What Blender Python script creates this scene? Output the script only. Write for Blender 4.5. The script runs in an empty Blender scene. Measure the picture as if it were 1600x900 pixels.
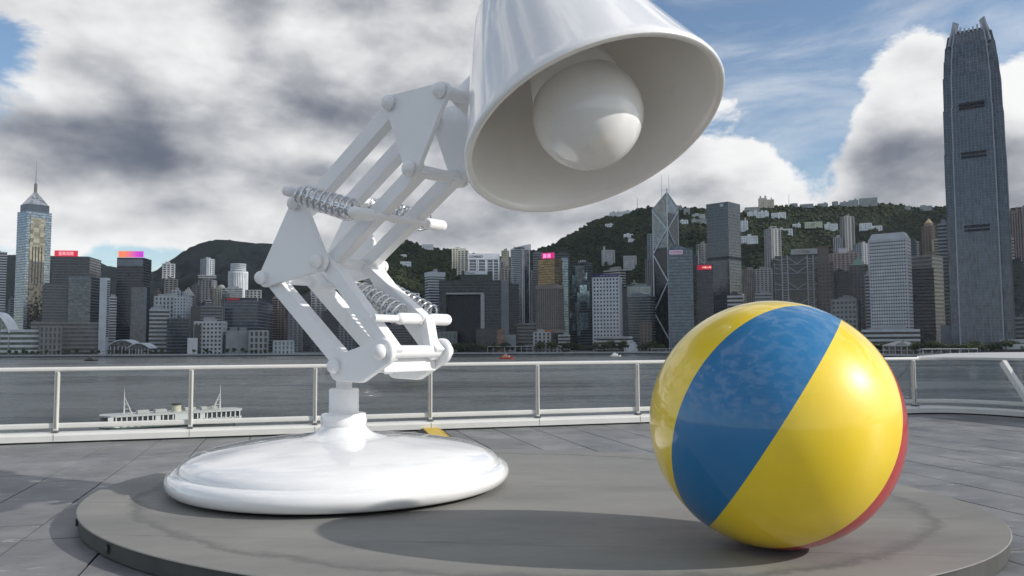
import bpy, bmesh, math, random
from mathutils import Vector, Matrix, noise
rnd = random.Random(7)
sc = bpy.context.scene
col = sc.collection
R = math.radians

# ---------------------------------------------------------------- camera
F = 1256.0                      # focal length in photograph pixels (1600 wide)
CAMH = 1.65
cam_d = bpy.data.cameras.new('camera'); cam = bpy.data.objects.new('camera', cam_d); col.objects.link(cam)
CROT = Matrix.Rotation(math.pi/2 + math.atan(85/F), 3, 'X') @ Matrix.Rotation(R(-0.3), 3, 'Z')
cam.matrix_world = Matrix.Translation((0, 0, CAMH)) @ CROT.to_4x4()
cam_d.sensor_fit = 'HORIZONTAL'; cam_d.sensor_width = 36; cam_d.lens = 36*F/1600
cam_d.clip_start = 0.1; cam_d.clip_end = 30000
sc.camera = cam
sc.cycles.max_bounces = 7; sc.cycles.diffuse_bounces = 4; sc.cycles.glossy_bounces = 3; sc.cycles.transparent_max_bounces = 8

def ray(x, y): return CROT @ Vector(((x-800)/F, -(y-450)/F, -1))
def P(x, y, D):                 # the point a photograph pixel shows at distance D (metres along +Y)
    d = ray(x, y); return d*(D/d.y) + Vector((0, 0, CAMH))
def G(x, y, z):                 # the point a pixel shows on a horizontal level z
    d = ray(x, y); return d*((z-CAMH)/d.z) + Vector((0, 0, CAMH))

# ---------------------------------------------------------------- sun and sky
SUN_EL = R(28); SUN_AZ = math.atan2(0.861, -0.194)      # from the right, a little behind the camera
SUNV = Vector((math.sin(SUN_AZ)*math.cos(SUN_EL), math.cos(SUN_AZ)*math.cos(SUN_EL), math.sin(SUN_EL)))
sl = bpy.data.lights.new('sun', 'SUN'); sl.energy = 2.9; sl.angle = R(0.6); sl.color = (1.0, 0.955, 0.89)
so = bpy.data.objects.new('sun', sl); col.objects.link(so); so.rotation_euler = SUNV.to_track_quat('Z', 'Y').to_euler()
so.location = (60, -20, 60)

SKY = 0.10
w = bpy.data.worlds.new('World'); sc.world = w; w.use_nodes = True
nt = w.node_tree; N = nt.nodes; L = nt.links; N.clear()
def nd(t, **k):
    n = N.new(t)
    for a, b in k.items(): setattr(n, a, b)
    return n
def sock(inp, v):
    if isinstance(v, bpy.types.NodeSocket): L.new(v, inp)
    else: inp.default_value = v
def M_(op, a, b=0.0, c=None, clamp=False):
    n = nd('ShaderNodeMath', operation=op); n.use_clamp = clamp
    sock(n.inputs[0], a); sock(n.inputs[1], b)
    if c is not None: sock(n.inputs[2], c)
    return n.outputs[0]
def V_(op, a, b=(0, 0, 0)):
    n = nd('ShaderNodeVectorMath', operation=op); sock(n.inputs[0], a); sock(n.inputs[1], b)
    return n.outputs['Value'] if op in ('DOT_PRODUCT', 'LENGTH') else n.outputs[0]
def step_(x, a, b):
    n = nd('ShaderNodeMapRange', interpolation_type='SMOOTHSTEP'); sock(n.inputs[0], x)
    n.inputs[1].default_value = a; n.inputs[2].default_value = b
    return n.outputs[0]
sky = nd('ShaderNodeTexSky', sky_type='NISHITA', sun_disc=False, sun_elevation=SUN_EL, sun_rotation=SUN_AZ)
sky.altitude = 20; sky.air_density = 1.0; sky.dust_density = 0.6; sky.ozone_density = 2.5
tc = nd('ShaderNodeTexCoord'); dirv = V_('NORMALIZE', tc.outputs['Generated'])
sp = nd('ShaderNodeSeparateXYZ'); L.new(dirv, sp.inputs[0])
uu = M_('ARCTAN2', sp.outputs[0], sp.outputs[1]); vv = M_('ARCSINE', sp.outputs[2])
cb = nd('ShaderNodeCombineXYZ'); L.new(uu, cb.inputs[0]); L.new(vv, cb.inputs[1]); uv = cb.outputs[0]
def fbm(vec, scale, detail, rough=0.55, dist=0.0):
    n = nd('ShaderNodeTexNoise'); n.noise_dimensions = '3D'; L.new(vec, n.inputs['Vector'])
    n.inputs['Scale'].default_value = scale; n.inputs['Detail'].default_value = detail
    n.inputs['Roughness'].default_value = rough; n.inputs['Distortion'].default_value = dist
    return n.outputs['Fac']
def blob(x, y, sx, sy, wt):     # a bank of cloud round the direction of photograph pixel x, y
    d = ray(x, y).normalized(); uc = math.atan2(d.x, d.y); vc = math.asin(d.z)
    t = V_('MULTIPLY', V_('SUBTRACT', uv, (uc, vc, 0)), (F/sx*0.85, F/sy, 0))
    e = M_('EXPONENT', M_('MULTIPLY', V_('DOT_PRODUCT', t, t), -1.0))
    return M_('MULTIPLY', e, wt)
def field(bl, base):
    s = None
    for b in bl:
        g = blob(*b); s = M_('ADD', g, base if s is None else s)
    return s
pvec = V_('MULTIPLY', dirv, (1, 1, 1.9))
psun = V_('ADD', pvec, (0.04, 0.0, 0.06))
f0 = fbm(pvec, 5.6, 9, 0.62, 0.3); g0 = fbm(pvec, 4.6, 6, 0.55, 0.0); g1 = fbm(psun, 4.6, 4, 0.5, 0.0)
cover = field([(330, 110, 520, 230, 0.75), (680, 60, 200, 230, 0.45), (330, 320, 520, 70, 0.32), (650, 330, 260, 90, 0.55),
               (1125, 285, 95, 80, 1.15), (1040, 320, 120, 60, 0.55), (1165, 165, 70, 26, 0.8), (1275, 230, 60, 110, -1.0), (1130, 110, 150, 60, -0.3), (1425, 215, 130, 170, 1.15), (1600, 160, 60, 60, 0.45), (1600, 320, 160, 80, 0.55), (1420, 70, 70, 60, 0.5), (1330, 230, 60, 70, 0.5), (1595, 40, 70, 50, -0.6),
               (1220, 60, 270, 140, -1.0), (1265, 270, 50, 70, -0.5), (-10, 90, 60, 70, -0.75), (200, 398, 150, 22, -0.50), (940, -15, 220, 26, 0.75),
               (1200, 200, 200, 40, -0.35)], 0.10)
cover = M_('ADD', cover, M_('MULTIPLY', M_('SUBTRACT', f0, 0.5), 2.5))
cover = M_('ADD', cover, M_('MULTIPLY', step_(M_('ABSOLUTE', vv), 0.07, 0.0), 0.3))
dens = step_(cover, -0.02, 0.30)
darkf = field([(400, 235, 330, 70, 0.34), (110, 215, 150, 60, 0.25), (200, 80, 330, 110, 0.20), (445, 40, 30, 45, -0.22), (660, 90, 150, 120, 0.14), (640, 70, 45, 60, -0.1),
               (1400, 300, 190, 65, 0.42), (1360, 110, 110, 70, -0.25), (690, 350, 240, 50, 0.30), (1120, 250, 130, 60, -0.34), (60, 145, 50, 40, -0.35),
               (500, 240, 150, 16, -0.28), (230, 315, 260, 36, -0.02), (1590, 150, 50, 45, -0.35), (1590, 280, 90, 50, 0.25)], 0.06)
relief = M_('MULTIPLY', M_('SUBTRACT', g0, g1), 2.5)
relief = M_('ADD', relief, M_('MULTIPLY', M_('SUBTRACT', f0, 0.5), 1.1))
lum = M_('SUBTRACT', M_('ADD', 0.66, relief), darkf)
lum = M_('SUBTRACT', lum, M_('MULTIPLY', step_(cover, 0.3, 1.4), 0.12))
lum = M_('ADD', lum, M_('MULTIPLY', step_(cover, 0.75, 0.1), 0.22))
lum = step_(lum, -0.55, 1.12)
mixc = nd('ShaderNodeMix', data_type='RGBA'); L.new(lum, mixc.inputs[0])
mixc.inputs[6].default_value = (0.105/SKY, 0.122/SKY, 0.16/SKY, 1); mixc.inputs[7].default_value = (0.72/SKY, 0.72/SKY, 0.72/SKY, 1)
gain = nd('ShaderNodeMix', data_type='RGBA', blend_type='MULTIPLY'); gain.inputs[0].default_value = 1.0
L.new(sky.outputs[0], gain.inputs[6]); gain.inputs[7].default_value = (1.05, 1.03, 1.0, 1)
wisp = M_('MULTIPLY', step_(fbm(V_('MULTIPLY', pvec, (1, 1, 2.2)), 2.6, 7, 0.62, 0.4), 0.44, 0.72), 0.5)
dens = M_('MAXIMUM', dens, wisp)
mixs = nd('ShaderNodeMix', data_type='RGBA'); L.new(dens, mixs.inputs[0]); L.new(gain.outputs[2], mixs.inputs[6]); L.new(mixc.outputs[2], mixs.inputs[7])
bg = nd('ShaderNodeBackground'); L.new(mixs.outputs[2], bg.inputs[0]); bg.inputs[1].default_value = SKY
wo = nd('ShaderNodeOutputWorld'); L.new(bg.outputs[0], wo.inputs[0])
w.cycles.sampling_method = 'MANUAL'; w.cycles.sample_map_resolution = 512

vs = sc.view_settings; vs.view_transform = 'Standard'; vs.look = 'None'; vs.exposure = 0.42; vs.gamma = 1.0; vs.use_curve_mapping = False

# ---------------------------------------------------------------- materials
MATS = {}
def new_mat(name):
    m = bpy.data.materials.new(name); m.use_nodes = True
    t = m.node_tree; b = t.nodes['Principled BSDF']; return m, t, b
def tn(t, ty, **k):
    n = t.nodes.new(ty)
    for a, b in k.items(): setattr(n, a, b)
    return n
def ramp2(t, fac, c0, c1, p0=0.3, p1=0.7):
    r = tn(t, 'ShaderNodeValToRGB'); t.links.new(fac, r.inputs[0])
    e = r.color_ramp.elements; e[0].position = p0; e[0].color = (*c0, 1); e[1].position = p1; e[1].color = (*c1, 1)
    return r.outputs[0]
def tnoise(t, scale, detail=4, rough=0.55, coord='Object', stretch=None):
    c = tn(t, 'ShaderNodeTexCoord'); n = tn(t, 'ShaderNodeTexNoise'); v = c.outputs[coord]
    if stretch:
        mp = tn(t, 'ShaderNodeMapping'); mp.inputs['Scale'].default_value = stretch; t.links.new(v, mp.inputs[0]); v = mp.outputs[0]
    t.links.new(v, n.inputs['Vector']); n.inputs['Scale'].default_value = scale; n.inputs['Detail'].default_value = detail; n.inputs['Roughness'].default_value = rough
    return n.outputs['Fac']
def sc3(c, k): return tuple(min(1, v*k) for v in c)
def wall_mat(c, rough=0.75):
    k = ('w', c, rough)
    if k not in MATS:
        m, t, b = new_mat('facade_paint'); c = (c[0]*0.94, c[1], min(1, c[2]*1.08))
        f = tnoise(t, 0.06, 5, 0.6)
        t.links.new(ramp2(t, f, sc3(c, 0.8), sc3(c, 1.12), 0.3, 0.75), b.inputs['Base Color']); b.inputs['Roughness'].default_value = rough
        MATS[k] = m
    return MATS[k]
def glass_mat(c, rough=0.12, spec=0.7, tilt=0.05, cell=(3.6, 3.6, 4.0), metal=0.0):
    k = ('g', c, rough, spec, tilt, cell, metal)
    if k not in MATS:
        m, t, b = new_mat('curtain_glass')
        g = tn(t, 'ShaderNodeNewGeometry'); s = tn(t, 'ShaderNodeVectorMath', operation='SNAP'); t.links.new(g.outputs['Position'], s.inputs[0]); s.inputs[1].default_value = cell
        wn = tn(t, 'ShaderNodeTexWhiteNoise'); t.links.new(s.outputs[0], wn.inputs['Vector'])
        t.links.new(ramp2(t, wn.outputs['Value'], sc3(c, 0.55), sc3(c, 1.5), 0.0, 1.0), b.inputs['Base Color'])
        a = tn(t, 'ShaderNodeVectorMath', operation='SUBTRACT'); t.links.new(wn.outputs['Color'], a.inputs[0]); a.inputs[1].default_value = (0.5, 0.5, 0.5)
        a2 = tn(t, 'ShaderNodeVectorMath', operation='SCALE'); t.links.new(a.outputs[0], a2.inputs[0]); a2.inputs['Scale'].default_value = tilt
        a3 = tn(t, 'ShaderNodeVectorMath', operation='ADD'); t.links.new(a2.outputs[0], a3.inputs[0]); t.links.new(g.outputs['Normal'], a3.inputs[1])
        a4 = tn(t, 'ShaderNodeVectorMath', operation='NORMALIZE'); t.links.new(a3.outputs[0], a4.inputs[0]); t.links.new(a4.outputs[0], b.inputs['Normal'])
        b.inputs['Roughness'].default_value = rough; b.inputs['Specular IOR Level'].default_value = spec; b.inputs['Metallic'].default_value = metal
        MATS[k] = m
    return MATS[k]
def plain(name, c, rough=0.5, metal=0.0, spec=0.5, coat=0.0, nz=0.06, nscale=3.0):
    k = ('p', name, c, rough, metal, coat)
    if k not in MATS:
        m, t, b = new_mat(name)
        f = tnoise(t, nscale, 5, 0.6)
        t.links.new(ramp2(t, f, sc3(c, 1-nz), sc3(c, 1+nz)), b.inputs['Base Color'])
        rr = tn(t, 'ShaderNodeMapRange'); t.links.new(f, rr.inputs[0]); rr.inputs[3].default_value = rough*0.85; rr.inputs[4].default_value = rough*1.15
        t.links.new(rr.outputs[0], b.inputs['Roughness'])
        b.inputs['Metallic'].default_value = metal; b.inputs['Specular IOR Level'].default_value = spec; b.inputs['Coat Weight'].default_value = coat; b.inputs['Coat Roughness'].default_value = 0.06
        MATS[k] = m
    return MATS[k]
def lit_sign(c, e, c2=None):
    k = ('s', c, e, c2)
    if k not in MATS:
        m, t, b = new_mat('lit_sign')
        b.inputs['Base Color'].default_value = (*c, 1); b.inputs['Emission Color'].default_value = (*c, 1); b.inputs['Emission Strength'].default_value = e
        if c2:
            tcn = tn(t, 'ShaderNodeTexCoord'); sx = tn(t, 'ShaderNodeSeparateXYZ'); t.links.new(tcn.outputs['Generated'], sx.inputs[0])
            o = ramp2(t, sx.outputs[0], c, c2, 0.25, 0.8); t.links.new(o, b.inputs['Base Color']); t.links.new(o, b.inputs['Emission Color'])
        MATS[k] = m
    return MATS[k]

# ---------------------------------------------------------------- mesh helpers
def tag(o, label=None, cat=None, group=None, kind=None):
    if label: o['label'] = label
    if cat: o['category'] = cat
    if group: o['group'] = group
    if kind: o['kind'] = kind
    return o
def link(name, me, mat=None, parent=None, kind=None):
    o = bpy.data.objects.new(name, me); col.objects.link(o)
    if mat is not None and me is not None and len(me.materials) == 0: me.materials.append(mat)
    if parent: o.parent = parent
    if kind: o['kind'] = kind
    return o
def empty(name, loc=(0, 0, 0), rz=0.0):
    o = bpy.data.objects.new(name, None); col.objects.link(o); o.location = loc; o.rotation_euler[2] = rz; o.empty_display_size = 0.3
    return o
def mesh(name, vs_, fs, smooth=False):
    me = bpy.data.meshes.new(name); me.from_pydata([tuple(v) for v in vs_], [], fs); me.update()
    if smooth: me.polygons.foreach_set('use_smooth', [True]*len(me.polygons))
    return me
class MB:
    def __init__(s): s.v = []; s.f = []
    def prism(s, poly, z0, z1):
        n = len(poly); b = len(s.v)
        s.v += [(x, y, z0) for x, y in poly] + [(x, y, z1) for x, y in poly]
        s.f += [tuple(b+i for i in range(n-1, -1, -1)), tuple(b+n+i for i in range(n))]
        s.f += [(b+i, b+(i+1) % n, b+n+(i+1) % n, b+n+i) for i in range(n)]; return s
    def frustum(s, p0, p1, z0, z1):
        n = len(p0); b = len(s.v)
        s.v += [(x, y, z0) for x, y in p0] + [(x, y, z1) for x, y in p1]
        s.f += [tuple(b+i for i in range(n-1, -1, -1)), tuple(b+n+i for i in range(n))]
        s.f += [(b+i, b+(i+1) % n, b+n+(i+1) % n, b+n+i) for i in range(n)]; return s
    def box(s, c, e, ax=None):      # centre, half sizes, optional axes
        c = Vector(c); ax = ax or (Vector((1, 0, 0)), Vector((0, 1, 0)), Vector((0, 0, 1))); b = len(s.v)
        for i in (-1, 1):
            for j in (-1, 1):
                for k in (-1, 1): s.v.append(tuple(c + ax[0]*(i*e[0]) + ax[1]*(j*e[1]) + ax[2]*(k*e[2])))
        s.f += [tuple(b+q for q in r) for r in ((0, 1, 3, 2), (4, 6, 7, 5), (0, 4, 5, 1), (2, 3, 7, 6), (0, 2, 6, 4), (1, 5, 7, 3))]; return s
    def bar(s, p0, p1, wx, wy, up=(0, 0, 1)):
        p0 = Vector(p0); p1 = Vector(p1); d = (p1-p0); l = d.length; d.normalize(); upv = Vector(up)
        if abs(d.dot(upv)) > 0.98: upv = Vector((0, 1, 0))
        x = d.cross(upv).normalized(); y = x.cross(d)
        return s.box((p0+p1)/2, (wx/2, wy/2, l/2), (x, y, d))
    def tube(s, p0, p1, r0, r1=None, n=16, caps=True):
        r1 = r0 if r1 is None else r1
        return s.loft([(Vector(p0), r0), (Vector(p1), r1)], n, caps)
    def loft(s, rings, n=24, caps=True, axis=None):     # rings of (centre, radius) along one straight axis
        d = Vector(axis).normalized() if axis else (rings[-1][0]-rings[0][0]).normalized()
        q = Vector((0, 0, 1)) if abs(d.z) < 0.9 else Vector((1, 0, 0)); x = d.cross(q).normalized(); y = d.cross(x); b = len(s.v)
        for c, r in rings:
            for i in range(n):
                a = 2*math.pi*i/n; s.v.append(tuple(Vector(c) + x*(r*math.cos(a)) + y*(r*math.sin(a))))
        for k in range(len(rings)-1):
            for i in range(n):
                j = (i+1) % n; s.f.append((b+k*n+i, b+k*n+j, b+(k+1)*n+j, b+(k+1)*n+i))
        if caps:
            s.f.append(tuple(b+i for i in range(n-1, -1, -1))); s.f.append(tuple(b+(len(rings)-1)*n+i for i in range(n)))
        return s
    def path_tube(s, pts, r, n=8):
        b = len(s.v); m = len(pts); prev = None
        for i, p in enumerate(pts):
            d = (pts[min(i+1, m-1)] - pts[max(i-1, 0)]).normalized()
            x = (d.cross(Vector((0.13, 0.21, 0.97))) if prev is None else (prev - d*prev.dot(d))).normalized(); prev = x; y = d.cross(x)
            for k in range(n):
                a = 2*math.pi*k/n; s.v.append(tuple(p + x*(r*math.cos(a)) + y*(r*math.sin(a))))
        for i in range(m-1):
            for k in range(n):
                j = (k+1) % n; s.f.append((b+i*n+k, b+i*n+j, b+(i+1)*n+j, b+(i+1)*n+k))
        s.f += [tuple(b+k for k in range(n-1, -1, -1)), tuple(b+(m-1)*n+k for k in range(n))]; return s
    def ball(s, c, r, ax=None, half=False, n=20, m=10):
        d = (ax or Vector((0, 0, 1))).normalized(); rings = []
        for k in range(m+1):
            a = (0 if half else -math.pi/2) + (math.pi/2 if half else math.pi)*k/m
            rings.append((Vector(c) + d*(r*math.sin(a)), max(1e-4, r*math.cos(a))))
        return s.loft(rings, n, True, d)
    def build(s, name, mat, parent=None, smooth=False, kind=None, bevel=0.0, auto=False):
        me = mesh(name, s.v, s.f, smooth)
        bm = bmesh.new(); bm.from_mesh(me); bmesh.ops.recalc_face_normals(bm, faces=bm.faces)
        if bevel: bmesh.ops.bevel(bm, geom=bm.edges[:], offset=bevel, segments=2, affect='EDGES', profile=0.5)
        bm.to_mesh(me); bm.free()
        if auto:
            me.polygons.foreach_set('use_smooth', [True]*len(me.polygons)); me.set_sharp_from_angle(angle=R(35))
        return link(name, me, mat, parent, kind)
def text_part(body, parent, origin, right, up, height, mat, width=None, name='lettering', thick=0.15, font_bold=0.0):
    cu = bpy.data.curves.new('lettering', 'FONT'); cu.body = body; cu.size = 1.0; cu.offset = font_bold; cu.resolution_u = 2
    o = bpy.data.objects.new('lettering', cu); col.objects.link(o)
    bpy.context.view_layer.update()
    me = bpy.data.meshes.new_from_object(o.evaluated_get(bpy.context.evaluated_depsgraph_get()))
    bpy.data.objects.remove(o); bpy.data.curves.remove(cu)
    xs = [v.co.x for v in me.vertices]; ys = [v.co.y for v in me.vertices]
    x0, x1, y0, y1 = min(xs), max(xs), min(ys), max(ys); k = height/(y1-y0); kx = k if width is None else width/(x1-x0)
    nrm = Vector(right).cross(Vector(up))
    bm = bmesh.new(); bm.from_mesh(me)
    r = bmesh.ops.extrude_face_region(bm, geom=bm.faces[:]); 
    for e in r['geom']:
        if isinstance(e, bmesh.types.BMVert): e.co.z += 1.0
    for v in bm.verts:
        c = v.co.copy(); v.co = Vector(origin) + Vector(right)*((c.x-x0)*kx) + Vector(up)*((c.y-y0)*k) + nrm*(c.z*thick)
    bmesh.ops.recalc_face_normals(bm, faces=bm.faces); bm.to_mesh(me); bm.free(); me.materials.clear(); me.name = name
    return link(name, me, mat, parent)
def copy_tree(o, parent=None):
    c = o.copy(); col.objects.link(c); c.parent = parent
    for ch in list(o.children): copy_tree(ch, c)
    return c

# ---------------------------------------------------------------- unseen cloud bank, added out of view to shade the city
def shade_cloud_bank():
    r = random.Random(5); vs_ = []; fs = []
    for i in range(38):
        c = Vector((r.uniform(2900, 6600), r.uniform(150, 2500), r.uniform(2450, 2650))); s = r.uniform(260, 420); b = len(vs_); nu, nv = 22, 11
        if 4750 < c.x < 5600 and c.y > 1650: continue  # gap left in the added bank so sun reaches the hillside houses
        for j in range(nv+1):
            th = math.pi*j/nv
            for k in range(nu):
                ph = 2*math.pi*k/nu; d = Vector((math.sin(th)*math.cos(ph), math.sin(th)*math.sin(ph), math.cos(th))); q = s*(1+0.3*noise.fractal(d*1.8+c*0.01, 0.8, 2.0, 4)); vs_.append((c.x+d.x*q, c.y+d.y*q, c.z+d.z*q*(0.55 if d.z > 0 else 0.25)))
        for j in range(nv):
            for k in range(nu): o = b+j*nu; fs.append((o+k, o+nu+k, o+nu+(k+1) % nu, o+(k+1) % nu))
    m, t, bb = new_mat('cloud_white'); f = tnoise(t, 0.004, 4); t.links.new(ramp2(t, f, (0.75, 0.75, 0.76), (0.9, 0.9, 0.9)), bb.inputs['Base Color']); bb.inputs['Roughness'].default_value = 1.0
    link('shade_cloud', mesh('shade_cloud', vs_, fs, True), m, kind='stuff')
# ---------------------------------------------------------------- ground, water, quay
WZ = -20.0; CITYZ = -16.0
def water_mat():
    m, t, b = new_mat('harbour_water')
    f1 = tnoise(t, 0.35, 6, 0.6, 'Object', (1, 0.45, 1)); f4 = tnoise(t, 0.009, 5, 0.65, 'Object', (0.6, 1.5, 1)); f2 = tnoise(t, 0.03, 4, 0.6, 'Object', (0.5, 1.6, 1))
    t.links.new(ramp2(t, f4, (0.030, 0.041, 0.048), (0.072, 0.086, 0.092), 0.38, 0.62), b.inputs['Base Color'])
    bp = tn(t, 'ShaderNodeBump'); bp.inputs['Strength'].default_value = 1.0; bp.inputs['Distance'].default_value = 1.1; t.links.new(f1, bp.inputs['Height'])
    b2 = tn(t, 'ShaderNodeBump'); b2.inputs['Strength'].default_value = 1.0; b2.inputs['Distance'].default_value = 5.0; t.links.new(f2, b2.inputs['Height']); t.links.new(bp.outputs[0], b2.inputs['Normal'])
    t.links.new(b2.outputs[0], b.inputs['Normal'])
    mr = tn(t, 'ShaderNodeMapRange'); t.links.new(f4, mr.inputs[0]); mr.inputs[1].default_value = 0.38; mr.inputs[2].default_value = 0.62; mr.inputs[3].default_value = 0.12; mr.inputs[4].default_value = 0.36
    t.links.new(mr.outputs[0], b.inputs['Roughness']); b.inputs['IOR'].default_value = 1.33; b.inputs['Specular IOR Level'].default_value = 0.5
    return m
shade_cloud_bank()
link('water', mesh('water', [(-9000, -3000, WZ), (9000, -3000, WZ), (9000, 9000, WZ), (-9000, 9000, WZ)], [(0, 1, 2, 3)]), water_mat(), kind='structure')
def hx(x, D, y=520): return P(x, y, D).x
SHORE = [(-700, 1560), (-200, 1430), (0, 1420), (400, 1420), (1000, 1430), (1150, 1300), (1330, 1080), (1500, 960), (1900, 900)]
shore = [(hx(x, D), D) for x, D in SHORE]
def shoreD(x):
    for (a, da), (b, db) in zip(SHORE, SHORE[1:]):
        if a <= x <= b: return da + (db-da)*(x-a)/(b-a)
    return 1400
land = shore + [(9000, 1000), (9000, 12000), (-9000, 12000), (-9000, 1900)]
mb = MB(); mb.prism(land, WZ-3, CITYZ-0.6); mb.build('land', wall_mat((0.13, 0.13, 0.125)), kind='structure')
mb = MB()
for (x0, y0), (x1, y1) in zip(shore, shore[1:]): mb.prism([(x0, y0-1.5), (x1, y1-1.5), (x1, y1+14), (x0, y0+14)], WZ-2, CITYZ+0.2)
mb.build('promenade', wall_mat((0.36, 0.36, 0.35)), kind='structure')
mb = MB()
for (x0, y0), (x1, y1) in zip(shore, shore[1:]): mb.prism([(x0, y0-2.4), (x1, y1-2.4), (x1, y1-1.5), (x0, y0-1.5)], WZ-2, WZ+1.6)
mb.build('quay_fender', wall_mat((0.03, 0.03, 0.03)), kind='structure')

# ---------------------------------------------------------------- hills
def hill_mat(c0, c1):
    m, t, b = new_mat('forest_canopy')
    f = tnoise(t, 0.035, 7, 0.68); t.links.new(ramp2(t, f, c0, c1, 0.36, 0.68), b.inputs['Base Color']); b.inputs['Roughness'].default_value = 0.95; b.inputs['Specular IOR Level'].default_value = 0.1
    f2 = tnoise(t, 0.16, 3, 0.7); bp = tn(t, 'ShaderNodeBump'); bp.inputs['Distance'].default_value = 9; t.links.new(f2, bp.inputs['Height']); t.links.new(bp.outputs[0], b.inputs['Normal'])
    return m
HILLS = []
def interp(prof, x):
    for (a, ya), (b, yb) in zip(prof, prof[1:]):
        if a <= x <= b:
            s = (x-a)/(b-a); return ya + (yb-ya)*s
    return prof[0][1] if x < prof[0][0] else prof[-1][1]
def hill_point(h, x, v):
    prof, Dr, Df, amp = h
    y = sum(interp(prof, x+k) for k in (-6, -3, 0, 3, 6))/5
    top = P(x, y, Dr); D = Dr + (Df-Dr)*v
    z = CITYZ-6 + (top.z-CITYZ+6)*((1-v)**1.25)
    X = top.x/Dr*D
    g = noise.fractal(Vector((X*0.0035, D*0.002, 3.3)), 0.9, 2.1, 5)*amp*min(1, v*3.5)*(1-v)
    c = noise.noise(Vector((X*0.055, D*0.04, 0)))*5 + noise.noise(Vector((X*0.13, D*0.1, 5)))*3.5
    return Vector((X, D, z + g + c))
def hill(prof, Dr, Df, amp, nx, nv, mat):
    h = (prof, Dr, Df, amp); HILLS.append(h)
    x0, x1 = prof[0][0], prof[-1][0]; vs_ = []; fs = []
    for j in range(-3, nv+1):
        for i in range(nx+1):
            x = x0+(x1-x0)*i/nx
            if j >= 0: vs_.append(hill_point(h, x, j/nv))
            else:
                p = hill_point(h, x, 0); vs_.append((p.x/Dr*(Dr-j*250), Dr-j*250, max(CITYZ-10, p.z + j*110)))
    for j in range(nv+3):
        for i in range(nx):
            a = j*(nx+1)+i; fs.append((a, a+nx+1, a+nx+2, a+1))
    me = mesh('hill', vs_, fs, True); return link('hill', me, mat, kind='structure')
hmA = hill_mat((0.010, 0.016, 0.018), (0.019, 0.028, 0.028)); hmB = hill_mat((0.010, 0.017, 0.012), (0.034, 0.048, 0.024)); 
HA = [(-900, 470), (-300, 420), (-60, 404), (20, 398), (90, 400), (140, 402), (165, 415), (200, 420), (240, 426), (258, 412), (275, 401), (292, 389), (312, 380), (335, 374.5), (352, 374), (372, 377), (396, 380), (420, 380), (450, 386), (520, 410), (600, 430)]
HB = [(430, 470), (500, 430), (545, 408), (562, 400), (578, 390), (592, 382), (606, 377.5), (626, 375), (642, 378), (656, 386), (682, 390), (702, 392), (722, 396), (762, 402), (800, 404), (860, 420), (900, 440)]
HC = [(700, 440), (780, 410), (812, 398), (848, 389), (866, 383), (884, 371), (902, 361), (930, 345.5), (950, 339), (980, 331.5), (1000, 326.5), (1030, 324.5), (1062, 324), (1100, 328), (1150, 333), (1190, 326), (1225, 323), (1290, 323), (1345, 321), (1382, 318), (1402, 320), (1424, 325), (1480, 325), (1520, 329), (1565, 332), (1600, 323), (1660, 312), (1900, 330), (2400, 420)]
hill(HA, 4300, 2500, 120, 330, 50, hmA)
hill(HB, 2950, 2150, 70, 170, 60, hmB)
hill(HC, 3350, 2150, 110, 330, 80, hmB)
def clump_mat():
    m, t, b = new_mat('tree_canopy'); g = tn(t, 'ShaderNodeNewGeometry'); s_ = tn(t, 'ShaderNodeVectorMath', operation='SNAP'); t.links.new(g.outputs['Position'], s_.inputs[0]); s_.inputs[1].default_value = (16, 30, 16)
    wn = tn(t, 'ShaderNodeTexWhiteNoise'); t.links.new(s_.outputs[0], wn.inputs['Vector']); big = tnoise(t, 0.006, 4, 0.6); ad = tn(t, 'ShaderNodeMath', operation='MULTIPLY_ADD'); t.links.new(big, ad.inputs[0]); ad.inputs[1].default_value = 1.4; t.links.new(wn.outputs['Value'], ad.inputs[2]); t.links.new(ramp2(t, ad.outputs[0], (0.008, 0.014, 0.010), (0.042, 0.054, 0.025), 0.5, 1.7), b.inputs['Base Color']); b.inputs['Roughness'].default_value = 0.95; b.inputs['Specular IOR Level'].default_value = 0.1; return m
CLM = clump_mat()
def forest(h, n, x0, x1, seed, smin=4.5, smax=9.5):     # crowns standing on the slope
    r = random.Random(seed); vs_ = []; fs = []; ph = (1+5**0.5)/2
    ico = [Vector(v).normalized() for v in ((-1, ph, 0), (1, ph, 0), (-1, -ph, 0), (1, -ph, 0), (0, -1, ph), (0, 1, ph), (0, -1, -ph), (0, 1, -ph), (ph, 0, -1), (ph, 0, 1), (-ph, 0, -1), (-ph, 0, 1))]
    ifc = ((0, 11, 5), (0, 5, 1), (0, 1, 7), (0, 7, 10), (0, 10, 11), (1, 5, 9), (5, 11, 4), (11, 10, 2), (10, 7, 6), (7, 1, 8), (3, 9, 4), (3, 4, 2), (3, 2, 6), (3, 6, 8), (3, 8, 9), (4, 9, 5), (2, 4, 11), (6, 2, 10), (8, 6, 7), (9, 8, 1))
    for _ in range(n):
        p = hill_point(h, r.uniform(x0, x1), r.random()**1.3*0.72); s = r.uniform(smin, smax); b = len(vs_)
        for v in ico: k = s*r.uniform(0.65, 1.25); vs_.append((p.x+v.x*k, p.y+v.y*k, p.z+v.z*k*0.9+s*0.25))
        fs += [tuple(b+i for i in f) for f in ifc]
    return link('forest', mesh('forest', vs_, fs), CLM, kind='stuff')
forest(HILLS[1], 4200, 480, 860, 11); forest(HILLS[2], 12000, 800, 1640, 12)

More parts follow.
